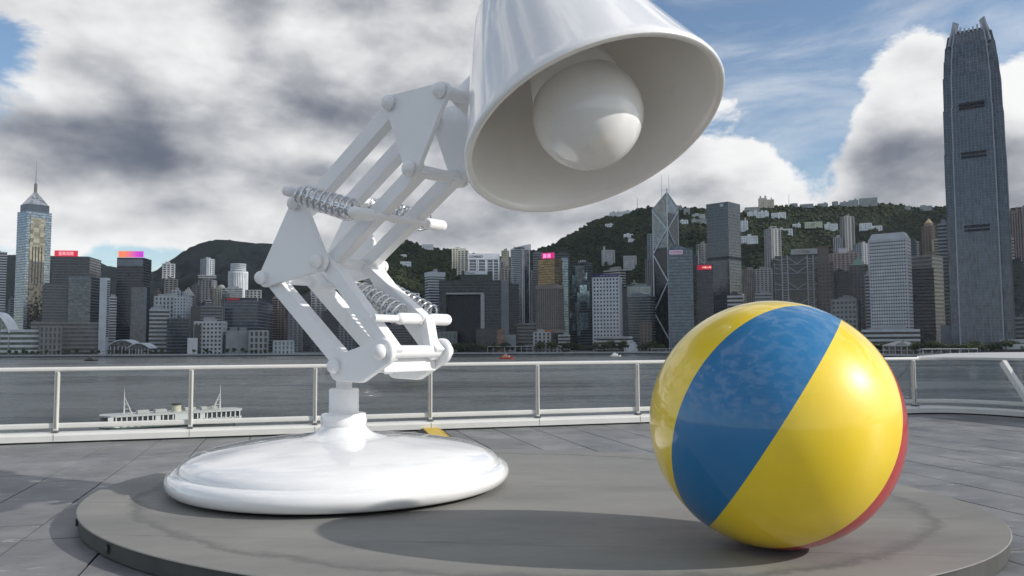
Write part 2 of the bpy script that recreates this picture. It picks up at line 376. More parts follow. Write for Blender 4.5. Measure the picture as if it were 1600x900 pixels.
# ---------------------------------------------------------------- city buildings
def centroid(p): return (sum(q[0] for q in p)/len(p), sum(q[1] for q in p)/len(p))
def offset(poly, d):
    n = len(poly); out = []
    for i in range(n):
        a = Vector(poly[i-1]); b = Vector(poly[i]); c = Vector(poly[(i+1) % n])
        e1 = (b-a).normalized(); e2 = (c-b).normalized(); n1 = Vector((e1.y, -e1.x)); n2 = Vector((e2.y, -e2.x))
        k = (n1+n2); k = k*(d*2/max(0.3, k.length_squared)); out.append((b.x+k.x, b.y+k.y))
    return out
def front_poly(xl, xr, D, depth=None, y=480):
    a = P(xl, y, D); b = P(xr, y, D); a = Vector((a.x, a.y)); b = Vector((b.x, b.y))
    r = ((a+b)/2).normalized(); t = Vector((r.y, -r.x)); wd = (b-a).dot(t)
    m = (a+b)/2; dp = depth or max(18, min(45, abs(wd)*0.8)); h = t*(wd/2)*0.995
    q = [m-h, m+h, m+h+r*dp, m-h+r*dp]; return [(v.x, v.y) for v in q]
def corner_poly(xl, xm, xr, D, th=None, y=480):
    c = P(xm, y, D); c = Vector((c.x, c.y)); r = c.normalized(); t = Vector((r.y, -r.x))
    if th is None:
        th = math.atan2(max(1, xr-xm), max(1, xm-xl)); th = min(R(62), max(R(18), th))
    e1 = -t*math.cos(th) + r*math.sin(th); e2 = t*math.sin(th) + r*math.cos(th)
    def hit(e, x):
        d = ray(x, y); d = Vector((d.x, d.y)); n = Vector((d.y, -d.x)); return -c.dot(n)/e.dot(n)
    l1 = min(150, abs(hit(e1, xl))); l2 = min(150, abs(hit(e2, xr)))
    q = [c+e1*l1, c, c+e2*l2, c+e1*l1+e2*l2]; return [(v.x, v.y) for v in q]
def ngon(c, r, n): return [(c[0]+r*math.cos(2*math.pi*i/n), c[1]+r*math.sin(2*math.pi*i/n)) for i in range(n)]
def ztop(x, y, D): return P(x, y, D).z
WHITE = (0.74, 0.74, 0.73); GREY = (0.27, 0.28, 0.29); DARK = (0.06, 0.065, 0.075); BEIGE = (0.43, 0.38, 0.29); BROWN = (0.17, 0.115, 0.08); PALE = (0.56, 0.57, 0.57)
GD = (0.018, 0.022, 0.028); GB = (0.022, 0.05, 0.075); GS = (0.10, 0.12, 0.14); GG = (0.045, 0.055, 0.062)
def facade(t, poly, z0, z1, style, wall, glass, fh=4.0, spec=0.5, metal=0.0):
    gm = wall_mat(glass) if style == 'S' and sum(glass) > 0.35 else glass_mat(glass, 0.13, spec, 0.012 if metal or style == 'S' else 0.03, (3.6, 3.6, fh), metal); wm = wall_mat(wall)
    MB().prism(poly, z0, z1).build('glazing', gm, t)
    ratio, off, ps, pw = {'G': (0.16, 0.12, 4.2, 0.35), 'B': (0.48, 0.45, 0, 0), 'b': (0.30, 0.35, 0, 0), 'W': (0.50, 0.40, 5.0, 2.4), 'V': (0.10, 0.30, 3.4, 1.5), 'R': (0.42, 0.55, 7.0, 3.2), 'r': (0.30, 0.45, 5.2, 2.8), 'H': (0.62, 0.40, 6.0, 3.6), 'S': (0, 0, 0, 0)}[style]
    if style == 'S': return
    fh *= 1.4 if fh < 6 else 1.0; ps *= 1.35; pw *= 1.3; off *= 1.3
    op = offset(poly, off); m = MB(); z = z0; nfl = max(1, int((z1-z0)/fh)); f_ = (z1-z0)/nfl
    for i in range(nfl):
        m.prism(op, z0+(i+1)*f_-f_*ratio, z0+(i+1)*f_ - (0.0 if i < nfl-1 else -0.25))
    m.build('floor_bands', wm, t, kind='stuff')
    if ps:
        m = MB(); pp = offset(poly, off*0.5); n = len(poly)
        for i in range(n):
            a = Vector(pp[i]); b = Vector(pp[(i+1) % n]); l = (b-a).length; e = (b-a)/max(l, 1e-3)
            if l < 4: continue
            k = max(1, round(l/ps))
            for j in range(k+1):
                c = a + e*(l*j/k); m.box((c.x, c.y, (z0+z1)/2), (pw/2, off*0.62, (z1-z0)/2-0.3), (Vector((e.x, e.y, 0)), Vector((e.y, -e.x, 0)), Vector((0, 0, 1))))
        m.build('window_piers', wm, t, kind='stuff')
def rooftop(t, poly, z1, wall, seed):
    r = random.Random(seed); c = centroid(poly); m = MB()
    a = Vector(poly[1])-Vector(poly[0]); la = a.length; a = a/la; b = Vector((-a.y, a.x))
    k = 2 if la < 26 else 3
    for i in range(k):
        u = (r.random()-0.5)*la*0.5; s = la*(0.10+0.12*r.random()); h = 2.5+r.random()*5
        m.box((c[0]+a.x*u, c[1]+a.y*u, z1+0.2+h/2), (s, s*0.6+1, h/2), (Vector((a.x, a.y, 0)), Vector((b.x, b.y, 0)), Vector((0, 0, 1))))
    m.build('roof_plant', wall_mat(sc3(wall, 0.7)), t)
NB = [0]
def bld(label, xl, xr, yt, D, style='G', wall=GREY, glass=GD, xm=None, th=None, fh=4.0, name='office_tower', cat='tower', plant=True, spec=0.5, depth=None, metal=0.0, y0=None, group=None, poly=None, cap=None):
    NB[0] += 1
    if poly is None: poly = front_poly(xl, xr, D, depth) if xm is None else corner_poly(xl, xm, xr, D, th)
    z1 = ztop((xl+xr)/2, yt, D); z0 = CITYZ-0.7 if y0 is None else ztop((xl+xr)/2, y0, D)
    c = centroid(poly); t = empty(name, (c[0], c[1], z0)); tag(t, label, cat, group)
    lp = [(x-c[0], y-c[1]) for x, y in poly]
    facade(t, lp, 0, z1-z0, style, wall, glass, fh, spec, metal)
    if plant: rooftop(t, lp, z1-z0, wall, NB[0])
    if cap:     # plain solid band round the top
        MB().prism(offset(lp, 0.9), z1-z0-cap, z1-z0+0.6).build('parapet', wall_mat(wall), t)
    t['z1'] = z1; BP[t.name] = (lp, z1-z0, c, z0); return t
BP = {}
def face_frame(t, i=0):         # frame of face i of a building: origin at left end, right and normal, in local coordinates
    lp, h, c, z0 = BP[t.name]; a = Vector((*lp[i], 0)); b = Vector((*lp[(i+1) % len(lp)], 0)); e = (b-a); l = e.length; e /= l
    return a, e, l, Vector((e.y, -e.x, 0)), h
UPV = Vector((0, 0, 1))
def sign_board(t, face, u0, u1, zb, zt, mat, out=1.2, text=None, tm=None, tu=(0.1, 0.9), tv=0.6, name='sign_board', bold=0.0):
    a, e, l, n, h = face_frame(t, face)
    p0 = a+e*(l*u0)+n*out; p1 = a+e*(l*u1)+n*out; c = (p0+p1)/2
    s = MB().box((0, 0, 0), ((p1-p0).length/2, 0.5, (zt-zb)/2)).build(name, mat, t); s.matrix_basis = Matrix.Translation((c.x, c.y, (zt+zb)/2)) @ Matrix(((e.x, -n.x, 0), (e.y, -n.y, 0), (0, 0, 1))).to_4x4()
    if text:
        w_ = (p1-p0).length; hh = (zt-zb)*tv
        text_part(text, s, (-w_/2+w_*tu[0], -0.52, -hh/2), (1, 0, 0), (0, 0, 1), hh, tm, w_*(tu[1]-tu[0]), thick=0.25, font_bold=bold)
    return s

# left: exhibition district
bld('pale banded tower cut off by the left edge of the picture', -34, 8, 393, 1750, 'B', PALE, GD)
t = bld('broad dark grey tower carrying the red sign on its roof', 79, 156, 402, 1700, 'b', (0.16, 0.165, 0.17), GG, xm=138, fh=4, plant=False)
h = BP[t.name][1]
sign_board(t, 0, 0.06, 0.68, h+1, h+13.5, lit_sign((0.62, 0.03, 0.06), 0.55), 0.5, '富衛保險', lit_sign((0.9, 0.55, 0.6), 0.6), (0.18, 0.82), 0.66)
tag(MB().prism(offset(BP[t.name][0], -4), h, h+1.8).build('roof_step', wall_mat((0.08, 0.085, 0.09)), t))
bld('low grey glass office block in front of the red-signed tower', 66, 107, 445, 1580, 'B', (0.17, 0.175, 0.18), GG, fh=4)
bld('striped tower whose glass mirrors a bright patch of sky', 106, 156, 432, 1590, 'b', (0.2, 0.2, 0.2), GS, xm=141, spec=1.0, metal=0.6)
t = bld('slim white tower with a strip of windows down its right edge', 155, 171, 434, 1530, 'S', WHITE, (0.55, 0.56, 0.57), xm=166, plant=False, name='office_tower')
lp, h, c, z0 = BP[t.name]; a, e, l, n, _ = face_frame(t, 1); m = MB()
for k in range(26): m.box(a+e*(l*0.5)+n*0.1+UPV*(h-6-k*4.2), (l*0.36, 0.2, 1.1), (e, n, UPV))
m.build('window_strip', glass_mat(GD), t, kind='stuff')
bld('dark narrow block between the slim white tower and the purple-signed tower', 169, 182, 464, 1600, 'B', PALE, GD)
t = bld('dark glass tower topped by an orange and magenta lit sign', 181, 235, 403, 1690, 'b', (0.10, 0.115, 0.13), GD, xm=223, plant=False)
h = BP[t.name][1]; sign_board(t, 0, 0.05, 0.98, h+1, h+14, lit_sign((0.9, 0.22, 0.10), 0.6, (0.55, 0.05, 0.55)), 0.3)
a, e, l, n, _ = face_frame(t, 0); MB().box(a+e*(l*0.5)+n*0.7+UPV*(h-10.5), (l*0.47, 0.3, 7), (e, n, UPV)).build('top_band', wall_mat((0.21, 0.23, 0.25)), t)
bld('deep blue glass block standing before the purple-signed tower', 204, 234, 449, 1600, 'S', GB, GB, spec=1.0, plant=False, xm=229)
bld('long stone podium of the exhibition centre', 50, 156, 503, 1510, 'B', (0.22, 0.215, 0.20), GG, fh=7, name='podium_block', cat='building', plant=False, depth=60)
bld('low white exhibition hall with green glass at the far left shore', 3, 64, 515, 1460, 'B', (0.55, 0.57, 0.55), (0.05, 0.075, 0.07), fh=9, name='exhibition_hall', cat='building', plant=False, depth=40)
bld('grey stone end block beside the exhibition hall', 64, 97, 509, 1475, 'r', (0.24, 0.23, 0.215), (0.03, 0.05, 0.05), fh=9, name='exhibition_wing', cat='building', plant=False)
# swooping roof at the left edge
def arch_roof(label, xl, xr, yt, yb, D, mat, wallm, depth=30, name='arched_hall', cat='hall'):
    a = P(xl, yb, D); b = P(xr, yb, D); top = ztop((xl+xr)/2, yt, D); t = empty(name, ((a.x+b.x)/2, D, CITYZ-0.6)); tag(t, label, cat)
    wd = b.x-a.x; zb = a.z-CITYZ+0.6; hh = top-a.z; m = MB(); m2 = MB(); n = 18; pts = [(-wd/2+wd*i/n, zb+hh*math.sin(math.pi*i/n)**0.8) for i in range(n+1)]
    for (x0, q0), (x1, q1) in zip(pts, pts[1:]):
        b0 = len(m.v); m.v += [(x0, -3, q0), (x1, -3, q1), (x1, depth, q1), (x0, depth, q0), (x0, -3, q0+1.6), (x1, -3, q1+1.6), (x1, depth, q1+1.6), (x0, depth, q0+1.6)]
        m.f += [tuple(b0+k for k in f) for f in ((0, 1, 5, 4), (4, 5, 6, 7), (0, 3, 2, 1), (3, 7, 6, 2), (0, 4, 7, 3), (1, 2, 6, 5))]
        b0 = len(m2.v); m2.v += [(x0, 0, 0), (x1, 0, 0), (x1, 0, q1), (x0, 0, q0)]; m2.f.append((b0, b0+1, b0+2, b0+3))
    m.build('roof', mat, t); m2.build('front_wall', wallm, t)
    m3 = MB(); 
    for i in range(7): m3.box((-wd/2+wd*(i+0.5)/7, -0.4, zb*0.5), (0.5, 0.3, zb*0.5))
    m3.build('columns', mat, t, kind='stuff'); return t
arch_roof('dark arched hall with pale rim on the shore below the blue glass block', 170, 212, 532, 541, 1450, wall_mat(PALE), glass_mat(GD))
arch_roof('smaller pale arched hall beside the dark arched hall', 200, 234, 537, 545, 1440, wall_mat(PALE), glass_mat(GG))
arch_roof('white swooping exhibition roof at the left edge of the shore', -40, 15, 489, 520, 1450, wall_mat(WHITE), glass_mat((0.2, 0.22, 0.2)))
arch_roof('white half-dome pavilion on the central waterfront', 975, 997, 533, 545, 1470, wall_mat(WHITE), wall_mat(WHITE), name='dome_pavilion', cat='pavilion')

def cp_tower():
    D = 1850; pl = corner_poly(22, 37, 76, D, R(66)); c = centroid(pl); t = empty('art_deco_tower', (c[0], c[1], CITYZ-0.7)); tag(t, 'tall silver tower with pyramid crown and needle mast at far left', 'tower')
    lp = [(x-c[0], y-c[1]) for x, y in pl]; z0 = CITYZ-0.7; h = ztop(48, 329, D)-z0
    facade(t, lp, 0, h, 'b', (0.38, 0.42, 0.46), (0.16, 0.20, 0.24), 4.2, 1.0, 0.75)
    a = Vector(lp[1]); b = Vector(lp[2]); e = (b-a); l = e.length; e /= l; n = Vector((e.y, -e.x)); e3 = Vector((e.x, e.y, 0)); n3 = Vector((n.x, n.y, 0))
    MB().box(Vector((*(a+e*(l*0.45)+n*0.3), h*0.80)), (l*0.30, 0.6, h*0.155), (e3, n3, UPV)).build('gold_glass_panel', glass_mat((0.20, 0.185, 0.15), 0.1, 1.0, 0.012, (9, 9, 5), 0.7), t); MB().box(Vector((*(a+e*(l*0.45)+n*0.3), h*0.325)), (l*0.30, 0.6, h*0.315), (e3, n3, UPV)).build('dark_glass_panel', glass_mat((0.05, 0.045, 0.04), 0.1, 1.0), t)
    m = MB()
    for k in range(4): m.box(Vector((*(a+e*(l*(0.27+0.12*k))+n*1.0), h*0.62)), (0.8, 0.5, h*0.13), (e3, n3, UPV))
    m.build('fins', wall_mat((0.12, 0.12, 0.12)), t)
    h2 = ztop(48, 317, D)-z0; h3 = ztop(48, 296, D)-z0; h4 = ztop(48, 281, D)-z0; h5 = ztop(48, 247, D)-z0
    MB().prism(offset(lp, -4), h, h2).build('crown_storey', wall_mat((0.24, 0.26, 0.28)), t)
    q = [(x*0.10, y*0.10) for x, y in lp]
    MB().frustum(offset(lp, -5), q, h2, h3).build('pyramid_roof', glass_mat((0.42, 0.44, 0.46), 0.2, 0.8, 0.02, (3.6, 3.6, 4), 0.8), t)
    MB().loft([(Vector((0, 0, h3-2)), 3.4), (Vector((0, 0, h4-3)), 3.4), (Vector((0, 0, h4)), 1.2)], 12).build('mast_base', wall_mat((0.42, 0.38, 0.30)), t)
    MB().tube((0, 0, h4-1), (0, 0, h5), 1.1, 0.35, 8).build('mast', wall_mat(PALE), t)
cp_tower()

# left centre
bld('pale twin-slab apartment block high behind the left towers', 253, 271, 412, 2300, 'R', (0.5, 0.5, 0.48), GD, name='apartment_tower', cat='apartment block', y0=436)
bld('beige apartment block under the pale slab on the slope', 257, 276, 436, 2200, 'R', (0.33, 0.3, 0.25), GD, name='apartment_tower', cat='apartment block')
bld('grey apartment tower standing alone before the dark mountain', 313, 333, 404, 2350, 'R', (0.36, 0.38, 0.39), GD, xm=322, name='apartment_tower', cat='apartment block', y0=432)
bld('wide low terrace under the lone grey apartment tower', 309, 337, 430, 2340, 'B', (0.25, 0.26, 0.25), GD, name='terrace_block', cat='building', plant=False, y0=436)
bld('grey mid-rise apartment tower below the terrace', 310, 337, 437, 2100, 'R', (0.26, 0.26, 0.26), GD, xm=330, name='apartment_tower', cat='apartment block')
bld('dark grey narrow tower left of the mid-rise apartments', 300, 312, 446, 2050, 'R', (0.17, 0.17, 0.18), GD, name='apartment_tower', cat='apartment block')
t = bld('brownish tower with a pointed light roof left of centre', 284, 304, 462, 2000, 'R', (0.3, 0.26, 0.23), GD, name='apartment_tower', cat='apartment block', plant=False)
lp, h, c, z0 = BP[t.name]; MB().frustum(offset(lp, 0.5), [(x*0.06, y*0.06) for x, y in lp], h, h+22).build('pointed_roof', wall_mat((0.42, 0.36, 0.33)), t)
for k, (xa, xb, lab) in enumerate(((331, 339, 'narrow round-topped cream tower left of the round white tower'), (339, 352, 'wider round-topped cream tower touching the round white tower'))):
    t = bld(lab, xa, xb, 450, 2050, 'R', (0.42, 0.4, 0.35), GD, name='apartment_tower', cat='apartment block', plant=False)
    lp, h, c, z0 = BP[t.name]; r_ = (Vector(lp[1])-Vector(lp[0])).length*0.46; MB().ball((0, 0, h), r_, half=True, n=14, m=5).build('dome', wall_mat((0.5, 0.48, 0.42)), t, smooth=True)
def round_tower():
    D = 2150; a = P(352, 440, D); b = P(382, 440, D); r = (b.x-a.x)/2*0.98; t = empty('round_tower', ((a.x+b.x)/2, D+r, CITYZ-0.7)); tag(t, 'round white ribbed tower with ringed top', 'tower'); z0 = CITYZ-0.7
    h = ztop(367, 424, D)-z0; h2 = ztop(367, 411, D)-z0
    MB().prism(ngon((0, 0), r, 36), 0, h).build('shaft', glass_mat((0.09, 0.095, 0.1)), t); m = MB()
    for i in range(36):
        an = 2*math.pi*i/36; m.box((r*math.cos(an), r*math.sin(an), h/2), (0.7, 1.25, h/2-0.5), (Vector((math.cos(an), math.sin(an), 0)), Vector((-math.sin(an), math.cos(an), 0)), UPV))
    m.build('ribs', wall_mat(WHITE), t, kind='stuff'); m = MB(); m.prism(ngon((0, 0), r*1.02, 36), h-3, h+1)
    for k in range(4): z = h+2+(h2-h-2)*k/4; m.prism(ngon((0, 0), r*0.80, 36), z+1.6, z+5)
    m.build('rings', wall_mat(WHITE), t); MB().prism(ngon((0, 0), r*0.70, 24), h, h2).build('crown', wall_mat(DARK), t)
round_tower()
bld('grey glass wing in front of the round white tower', 352, 378, 450, 2080, 'b', GREY, GS)
bld('pale slab block to the right of the round tower', 384, 407, 453, 1900, 'R', (0.45, 0.44, 0.40), GD, name='apartment_tower', cat='apartment block', plant=False)
bld('white stepped office block on the left with few windows', 242, 277, 463, 1620, 'r', (0.5, 0.52, 0.51), GG, fh=8)
bld('white block with small side windows behind the dark glass block', 272, 299, 464, 1600, 'W', (0.5, 0.52, 0.52), GG, xm=290, fh=6)
bld('narrow white-edged block striped with dark bands', 234, 265, 483, 1540, 'B', (0.42, 0.43, 0.43), GD, fh=5.2)
bld('squat dark grey glass block near the left shore', 262, 296, 497, 1500, 'b', (0.13, 0.145, 0.16), GG, xm=268)
bld('black box building behind the white windowed office', 298, 316, 479, 1570, 'S', DARK, GD, plant=False)
bld('dark banded building behind the white windowed office', 314, 346, 478, 1580, 'B', (0.2, 0.21, 0.22), GD, fh=6)
t = bld('wide blue-grey office slab with a billboard along its roof', 351, 505, 470, 1640, 'b', (0.17, 0.19, 0.215), (0.05, 0.06, 0.075), xm=403, th=R(12), fh=4.6, plant=False)
h = BP[t.name][1]
for fc in (0, 1): sign_board(t, fc, 0.02, 0.98, h+0.5, h+6.5, plain('billboard', (0.04, 0.045, 0.06)), 0.4, name='billboard')
sign_board(t, 0, 0.06, 0.45, h+1.2, h+6, plain('billboard_red', (0.45, 0.05, 0.06)), 1.5, name='billboard_panel')
t = bld('white office block with rows of square windows by the shore', 305, 354, 502, 1470, 'W', (0.5, 0.5, 0.48), GD, xm=347, fh=7.2, name='office_block', cat='building')
bld('dark-fronted wing at the left of the white windowed office', 304, 314, 508, 1462, 'S', DARK, GD, name='office_wing', cat='building', plant=False)
bld('low plain grey hall right of the white windowed office', 354, 392, 517, 1465, 'S', (0.3, 0.3, 0.29), (0.28, 0.28, 0.27), name='low_hall', cat='building')
bld('low grey block with a recessed dark window band', 391, 419, 516, 1460, 'r', (0.34, 0.34, 0.33), GD, fh=10, name='low_hall', cat='building', plant=False)
bld('plain white box building on the shore', 294, 310, 528, 1450, 'S', WHITE, (0.6, 0.6, 0.59), name='storage_block', cat='building', plant=False)
bld('low pale glass pavilion behind shore trees left of the lamp', 429, 459, 532, 1450, 'r', (0.45, 0.47, 0.46), (0.12, 0.16, 0.15), fh=6, name='pavilion', cat='pavilion', plant=False)
for xa, xb, yt, D, st, wl, lab in ((452, 472, 478, 1800, 'R', GREY, 'grey tower half hidden behind the lamp elbow'), (470, 486, 462, 1850, 'b', DARK, 'dark slim tower seen through the lower lamp arm'), (486, 508, 447, 1900, 'R', (0.3, 0.3, 0.31), 'tall grey tower seen between the lower lamp arm bars'), (505, 528, 486, 1700, 'B', DARK, 'short dark tower behind the lower lamp arm'), (526, 556, 470, 1850, 'R', GREY, 'grey slab behind the lamp arm above the base yoke'), (556, 588, 497, 1700, 'b', DARK, 'dark low-rise behind the lower spring of the lamp'), (588, 640, 512, 1750, 'B', (0.2, 0.21, 0.21), 'grey low-rise behind the right end of the lamp yoke'), (636, 666, 500, 1800, 'W', (0.3, 0.3, 0.29), 'small grey block left of the light-topped glass tower')):
    bld(lab, xa, xb, yt, D, st, wl, GD)
# middle
bld('cream block at the foot of the green hill beside the lamp spring', 568, 588, 415, 2250, 'B', (0.5, 0.48, 0.42), GD, xm=584, name='apartment_tower', cat='apartment block', plant=False)
bld('round-cornered grey glass block below the cream hill block', 588, 608, 437, 2200, 'b', PALE, GS, name='apartment_tower', cat='apartment block', plant=False)
bld('white apartment block low on the green hill', 611, 630, 451, 2200, 'R', (0.5, 0.5, 0.48), GD, xm=624, name='apartment_tower', cat='apartment block', plant=False)
bld('small white terraces at the foot of the green hill', 638, 654, 458, 2180, 'R', (0.52, 0.52, 0.5), GD, name='apartment_block', cat='apartment block', plant=False)
bld('glass tower with white top and white side stripes left of the gateway block', 664, 695, 425, 1680, 'b', (0.5, 0.52, 0.53), (0.05, 0.075, 0.09), xm=671, th=R(70), cap=9)
def gate_block():
    D = 1560; z0 = CITYZ-0.7; a = P(690, 480, D); b = P(794, 480, D); c = P(742, 480, D); t = empty('gateway_building', (c.x, D, z0)); tag(t, 'huge dark gateway-shaped office block with an open middle', 'building')
    top = ztop(742, 438, D)-z0; lint = ztop(742, 457, D)-z0; X = lambda px: P(px, 480, D).x-c.x
    gm = glass_mat((0.028, 0.034, 0.04), 0.2, 0.4)
    def slab(nm, x0, x1, z_0, z_1, d=34, y=0, mat=gm): return MB().prism([(x0, y), (x1, y), (x1, y+d), (x0, y+d)], z_0, z_1).build(nm, mat, t)
    slab('right_leg', X(757), X(783), 0, top); slab('left_leg', X(686), X(697), 0, lint, 34, 2); slab('lintel', X(686), X(757)-0.05, lint, top)
    slab('side_wall', X(783)+0.05, X(795), 0, top-1, 33, 1, wall_mat((0.19, 0.195, 0.2)))
    slab('opening_soffit', X(697), X(756), lint-3.5, lint-0.05, 30, 0.6, wall_mat((0.36, 0.37, 0.37))); slab('opening_jamb', X(751), X(757)-0.06, 0, lint-3.6, 30, 0.5, wall_mat((0.36, 0.37, 0.37)))
    slab('rear_wall', X(697), X(751), 0, lint-3.6, 4, 24, glass_mat((0.012, 0.015, 0.02), 0.2, 0.3))
    m = MB()
    for k in range(1, 22): z = top*k/22; m.box((X(770), -0.2, z), ((X(783)-X(757))/2, 0.2, 0.35))
    for k in range(1, 4): m.box((X(722), -0.2, lint+(top-lint)*k/4), ((X(757)-X(686))/2-0.2, 0.2, 0.35))
    m.build('floor_lines', wall_mat((0.10, 0.11, 0.12)), t, kind='stuff')
gate_block()
bld('dark block joined to the right of the gateway block', 795, 811, 443, 1600, 'b', (0.06, 0.07, 0.08), GD, plant=False)
t = bld('white hotel tower reading CONRAD along its pale crown', 731, 781, 405, 2000, 'B', (0.42, 0.43, 0.44), (0.09, 0.1, 0.11), plant=False, name='hotel_tower', cat='hotel', fh=5)
t['label'] = 'wide white banded hotel tower with a pale lettered crown'
h = BP[t.name][1]; sign_board(t, 0, 0.0, 1.0, h-1, h+14, wall_mat(WHITE), 1.3, 'CONRAD', plain('sign_black', (0.02, 0.02, 0.02)), (0.04, 0.47), 0.42, name='crown_band', bold=0.01)
a, e, l, n, _ = face_frame(t, 0); m = MB()
for u in (0.03, 0.28, 0.33, 0.56, 0.60, 0.80, 0.97): m.box(a+e*(l*u)+n*0.5+UPV*(h*0.5), (l*0.018, 0.5, h*0.5-1), (e, n, UPV))
m.build('pilasters', wall_mat(WHITE), t, kind='stuff')
t = bld('dark green glass block with white lettered band under the hotel', 721, 770, 424, 1800, 'b', (0.05, 0.065, 0.06), (0.012, 0.03, 0.03), plant=False)
h = BP[t.name][1]; sign_board(t, 0, 0.10, 0.83, h-7, h, wall_mat(WHITE), 0.9, 'BNN Center', plain('sign_black', (0.02, 0.02, 0.02)), (0.03, 0.45), 0.5, bold=0.015)
bld('cream tower right of the wide white hotel', 785, 795, 391, 2350, 'R', (0.6, 0.54, 0.4), GD, xm=791, name='apartment_tower', cat='apartment block')
bld('grey-white apartment tower tucked behind the hotel', 770, 787, 409, 2200, 'R', (0.38, 0.37, 0.36), GD, name='apartment_tower', cat='apartment block')
bld('cream apartment tower highest on the saddle left of the hotel', 707, 721, 388, 2500, 'R', (0.66, 0.6, 0.47), GD, name='apartment_tower', cat='apartment block', y0=420)
bld('pale cream apartment tower beside the hotel crown', 715, 731, 391, 2450, 'R', (0.66, 0.62, 0.5), GD, name='apartment_tower', cat='apartment block', y0=430)
bld('brown-grey apartment tower between the hotel and the oval tower', 783, 799, 420, 2100, 'R', (0.24, 0.22, 0.2), GD, name='apartment_tower', cat='apartment block')
def oval_tower():
    D = 1880; a = P(798, 450, D); b = P(830, 450, D); rx = (b.x-a.x)/2; z0 = CITYZ-0.7; t = empty('hotel_tower', ((a.x+b.x)/2, D+18, z0)); tag(t, 'oval tower of dark glass and white bands with a slanted white lettered crown', 'hotel')
    pl = [(rx*math.cos(2*math.pi*i/28), 17*math.sin(2*math.pi*i/28)) for i in range(28)]; h = ztop(814, 390, D)-z0; gm = glass_mat((0.04, 0.055, 0.075), 0.1, 0.8)
    MB().prism(pl, 0, h).build('glazing', gm, t); m = MB(); op = [(x*1.02, y*1.02) for x, y in pl]
    lf = [p for p in op if p[0] <= rx*0.12 and p[1] < 6] 
    lf.sort(key=lambda p: math.atan2(p[1], -p[0])); lf = lf + [(rx*0.12, 0)]
    for k in range(int(h/4.4)): m.prism(lf[::-1], k*4.4+2.6, k*4.4+4.4)
    m.build('floor_bands', wall_mat((0.42, 0.44, 0.45)), t, kind='stuff')
    m = MB()
    for x in (rx*0.14, rx*0.3, rx*0.86): y = -17*math.sqrt(max(0, 1-(x/rx)**2)); m.box((x, y-0.3, h/2), (0.9, 0.6, h/2))
    m.build('vertical_ribs', wall_mat(WHITE), t)
    h2 = ztop(814, 382, D)-z0; n = len(pl); m = MB(); b0 = 0
    for i, (x, y) in enumerate(op): m.v += [(x, y, h), (x, y, h+2.5+(h2-h)*(x/rx+1)/2)]
    for i in range(n): j = (i+1) % n; m.f.append((2*i, 2*j, 2*j+1, 2*i+1))
    m.f.append(tuple(2*i+1 for i in range(n))); m.build('crown', wall_mat(WHITE), t)
    text_part('Shangri-La', t, (-rx*0.72, -17.2, h+1.2), (1, 0.02, 0), (0, 0, 1), 6, plain('sign_black', (0.02, 0.02, 0.02)), rx*1.1, thick=3, font_bold=0.01)
oval_tower()
bld('grey tower behind the gold glass tower', 833, 850, 395, 1900, 'B', (0.24, 0.25, 0.26), GG, name='office_tower')
bld('dark tower with a light glass edge right of the gold tower', 866, 891, 397, 1880, 'b', (0.12, 0.13, 0.14), GD)
bld('pale blue glass strip tower beside the gold tower', 878, 888, 403, 1800, 'G', (0.4, 0.47, 0.5), (0.22, 0.28, 0.3), spec=1.0, metal=0.5, plant=False)
t = bld('gold glass tower with a pink sign on its roof', 841, 879, 404, 1760, 'b', (0.16, 0.115, 0.07), (0.22, 0.14, 0.06), xm=867, spec=1.0, metal=0.55, plant=False)
h = BP[t.name][1]; sign_board(t, 0, 0.25, 1.0, h+0.5, h+13.5, lit_sign((0.55, 0.02, 0.16), 0.6), 0.4, '富通', lit_sign((0.95, 0.35, 0.7), 0.8), (0.1, 0.72), 0.72, bold=0.01)
def flared_block():
    D = 1520; z0 = CITYZ-0.7; pl = corner_poly(838, 871, 880, D, R(22)); c = centroid(pl); t = empty('barracks_tower', (c[0], c[1], z0)); tag(t, 'grey-brown ribbed tower standing on a narrow flared stem', 'tower')
    lp = [(x-c[0], y-c[1]) for x, y in pl]; h = ztop(858, 445, D)-z0; hb = ztop(858, 519, D)-z0; hc = ztop(858, 530, D)-z0
    facade(t, lp, hb, h, 'V', (0.19, 0.165, 0.14), (0.06, 0.055, 0.055), 4.0)
    MB().prism(offset(lp, 1.3), h-7, h+0.5).build('top_band', wall_mat((0.23, 0.2, 0.17)), t); MB().prism(offset(lp, 1.2), hb-1, hb+5).build('bottom_band', wall_mat((0.23, 0.2, 0.17)), t)
    MB().frustum([(x*0.45, y*0.45) for x, y in lp], [(x*0.98, y*0.98) for x, y in lp], hc, hb-1.02).build('flared_stem', wall_mat((0.19, 0.17, 0.15)), t); MB().prism([(x*0.44, y*0.44) for x, y in lp], 0, hc).build('stem', wall_mat((0.17, 0.155, 0.14)), t)
    a = Vector((*lp[0], 0)); b = Vector((*lp[1], 0)); e = (b-a).normalized(); n = Vector((e.y, -e.x, 0)); MB().box((a+b)/2+n*1.6+UPV*(hb+2.2), ((b-a).length*0.27, 0.3, 1.6), (e, n, UPV)).build('red_gold_banner', plain('banner', (0.45, 0.12, 0.04)), t)
flared_block()
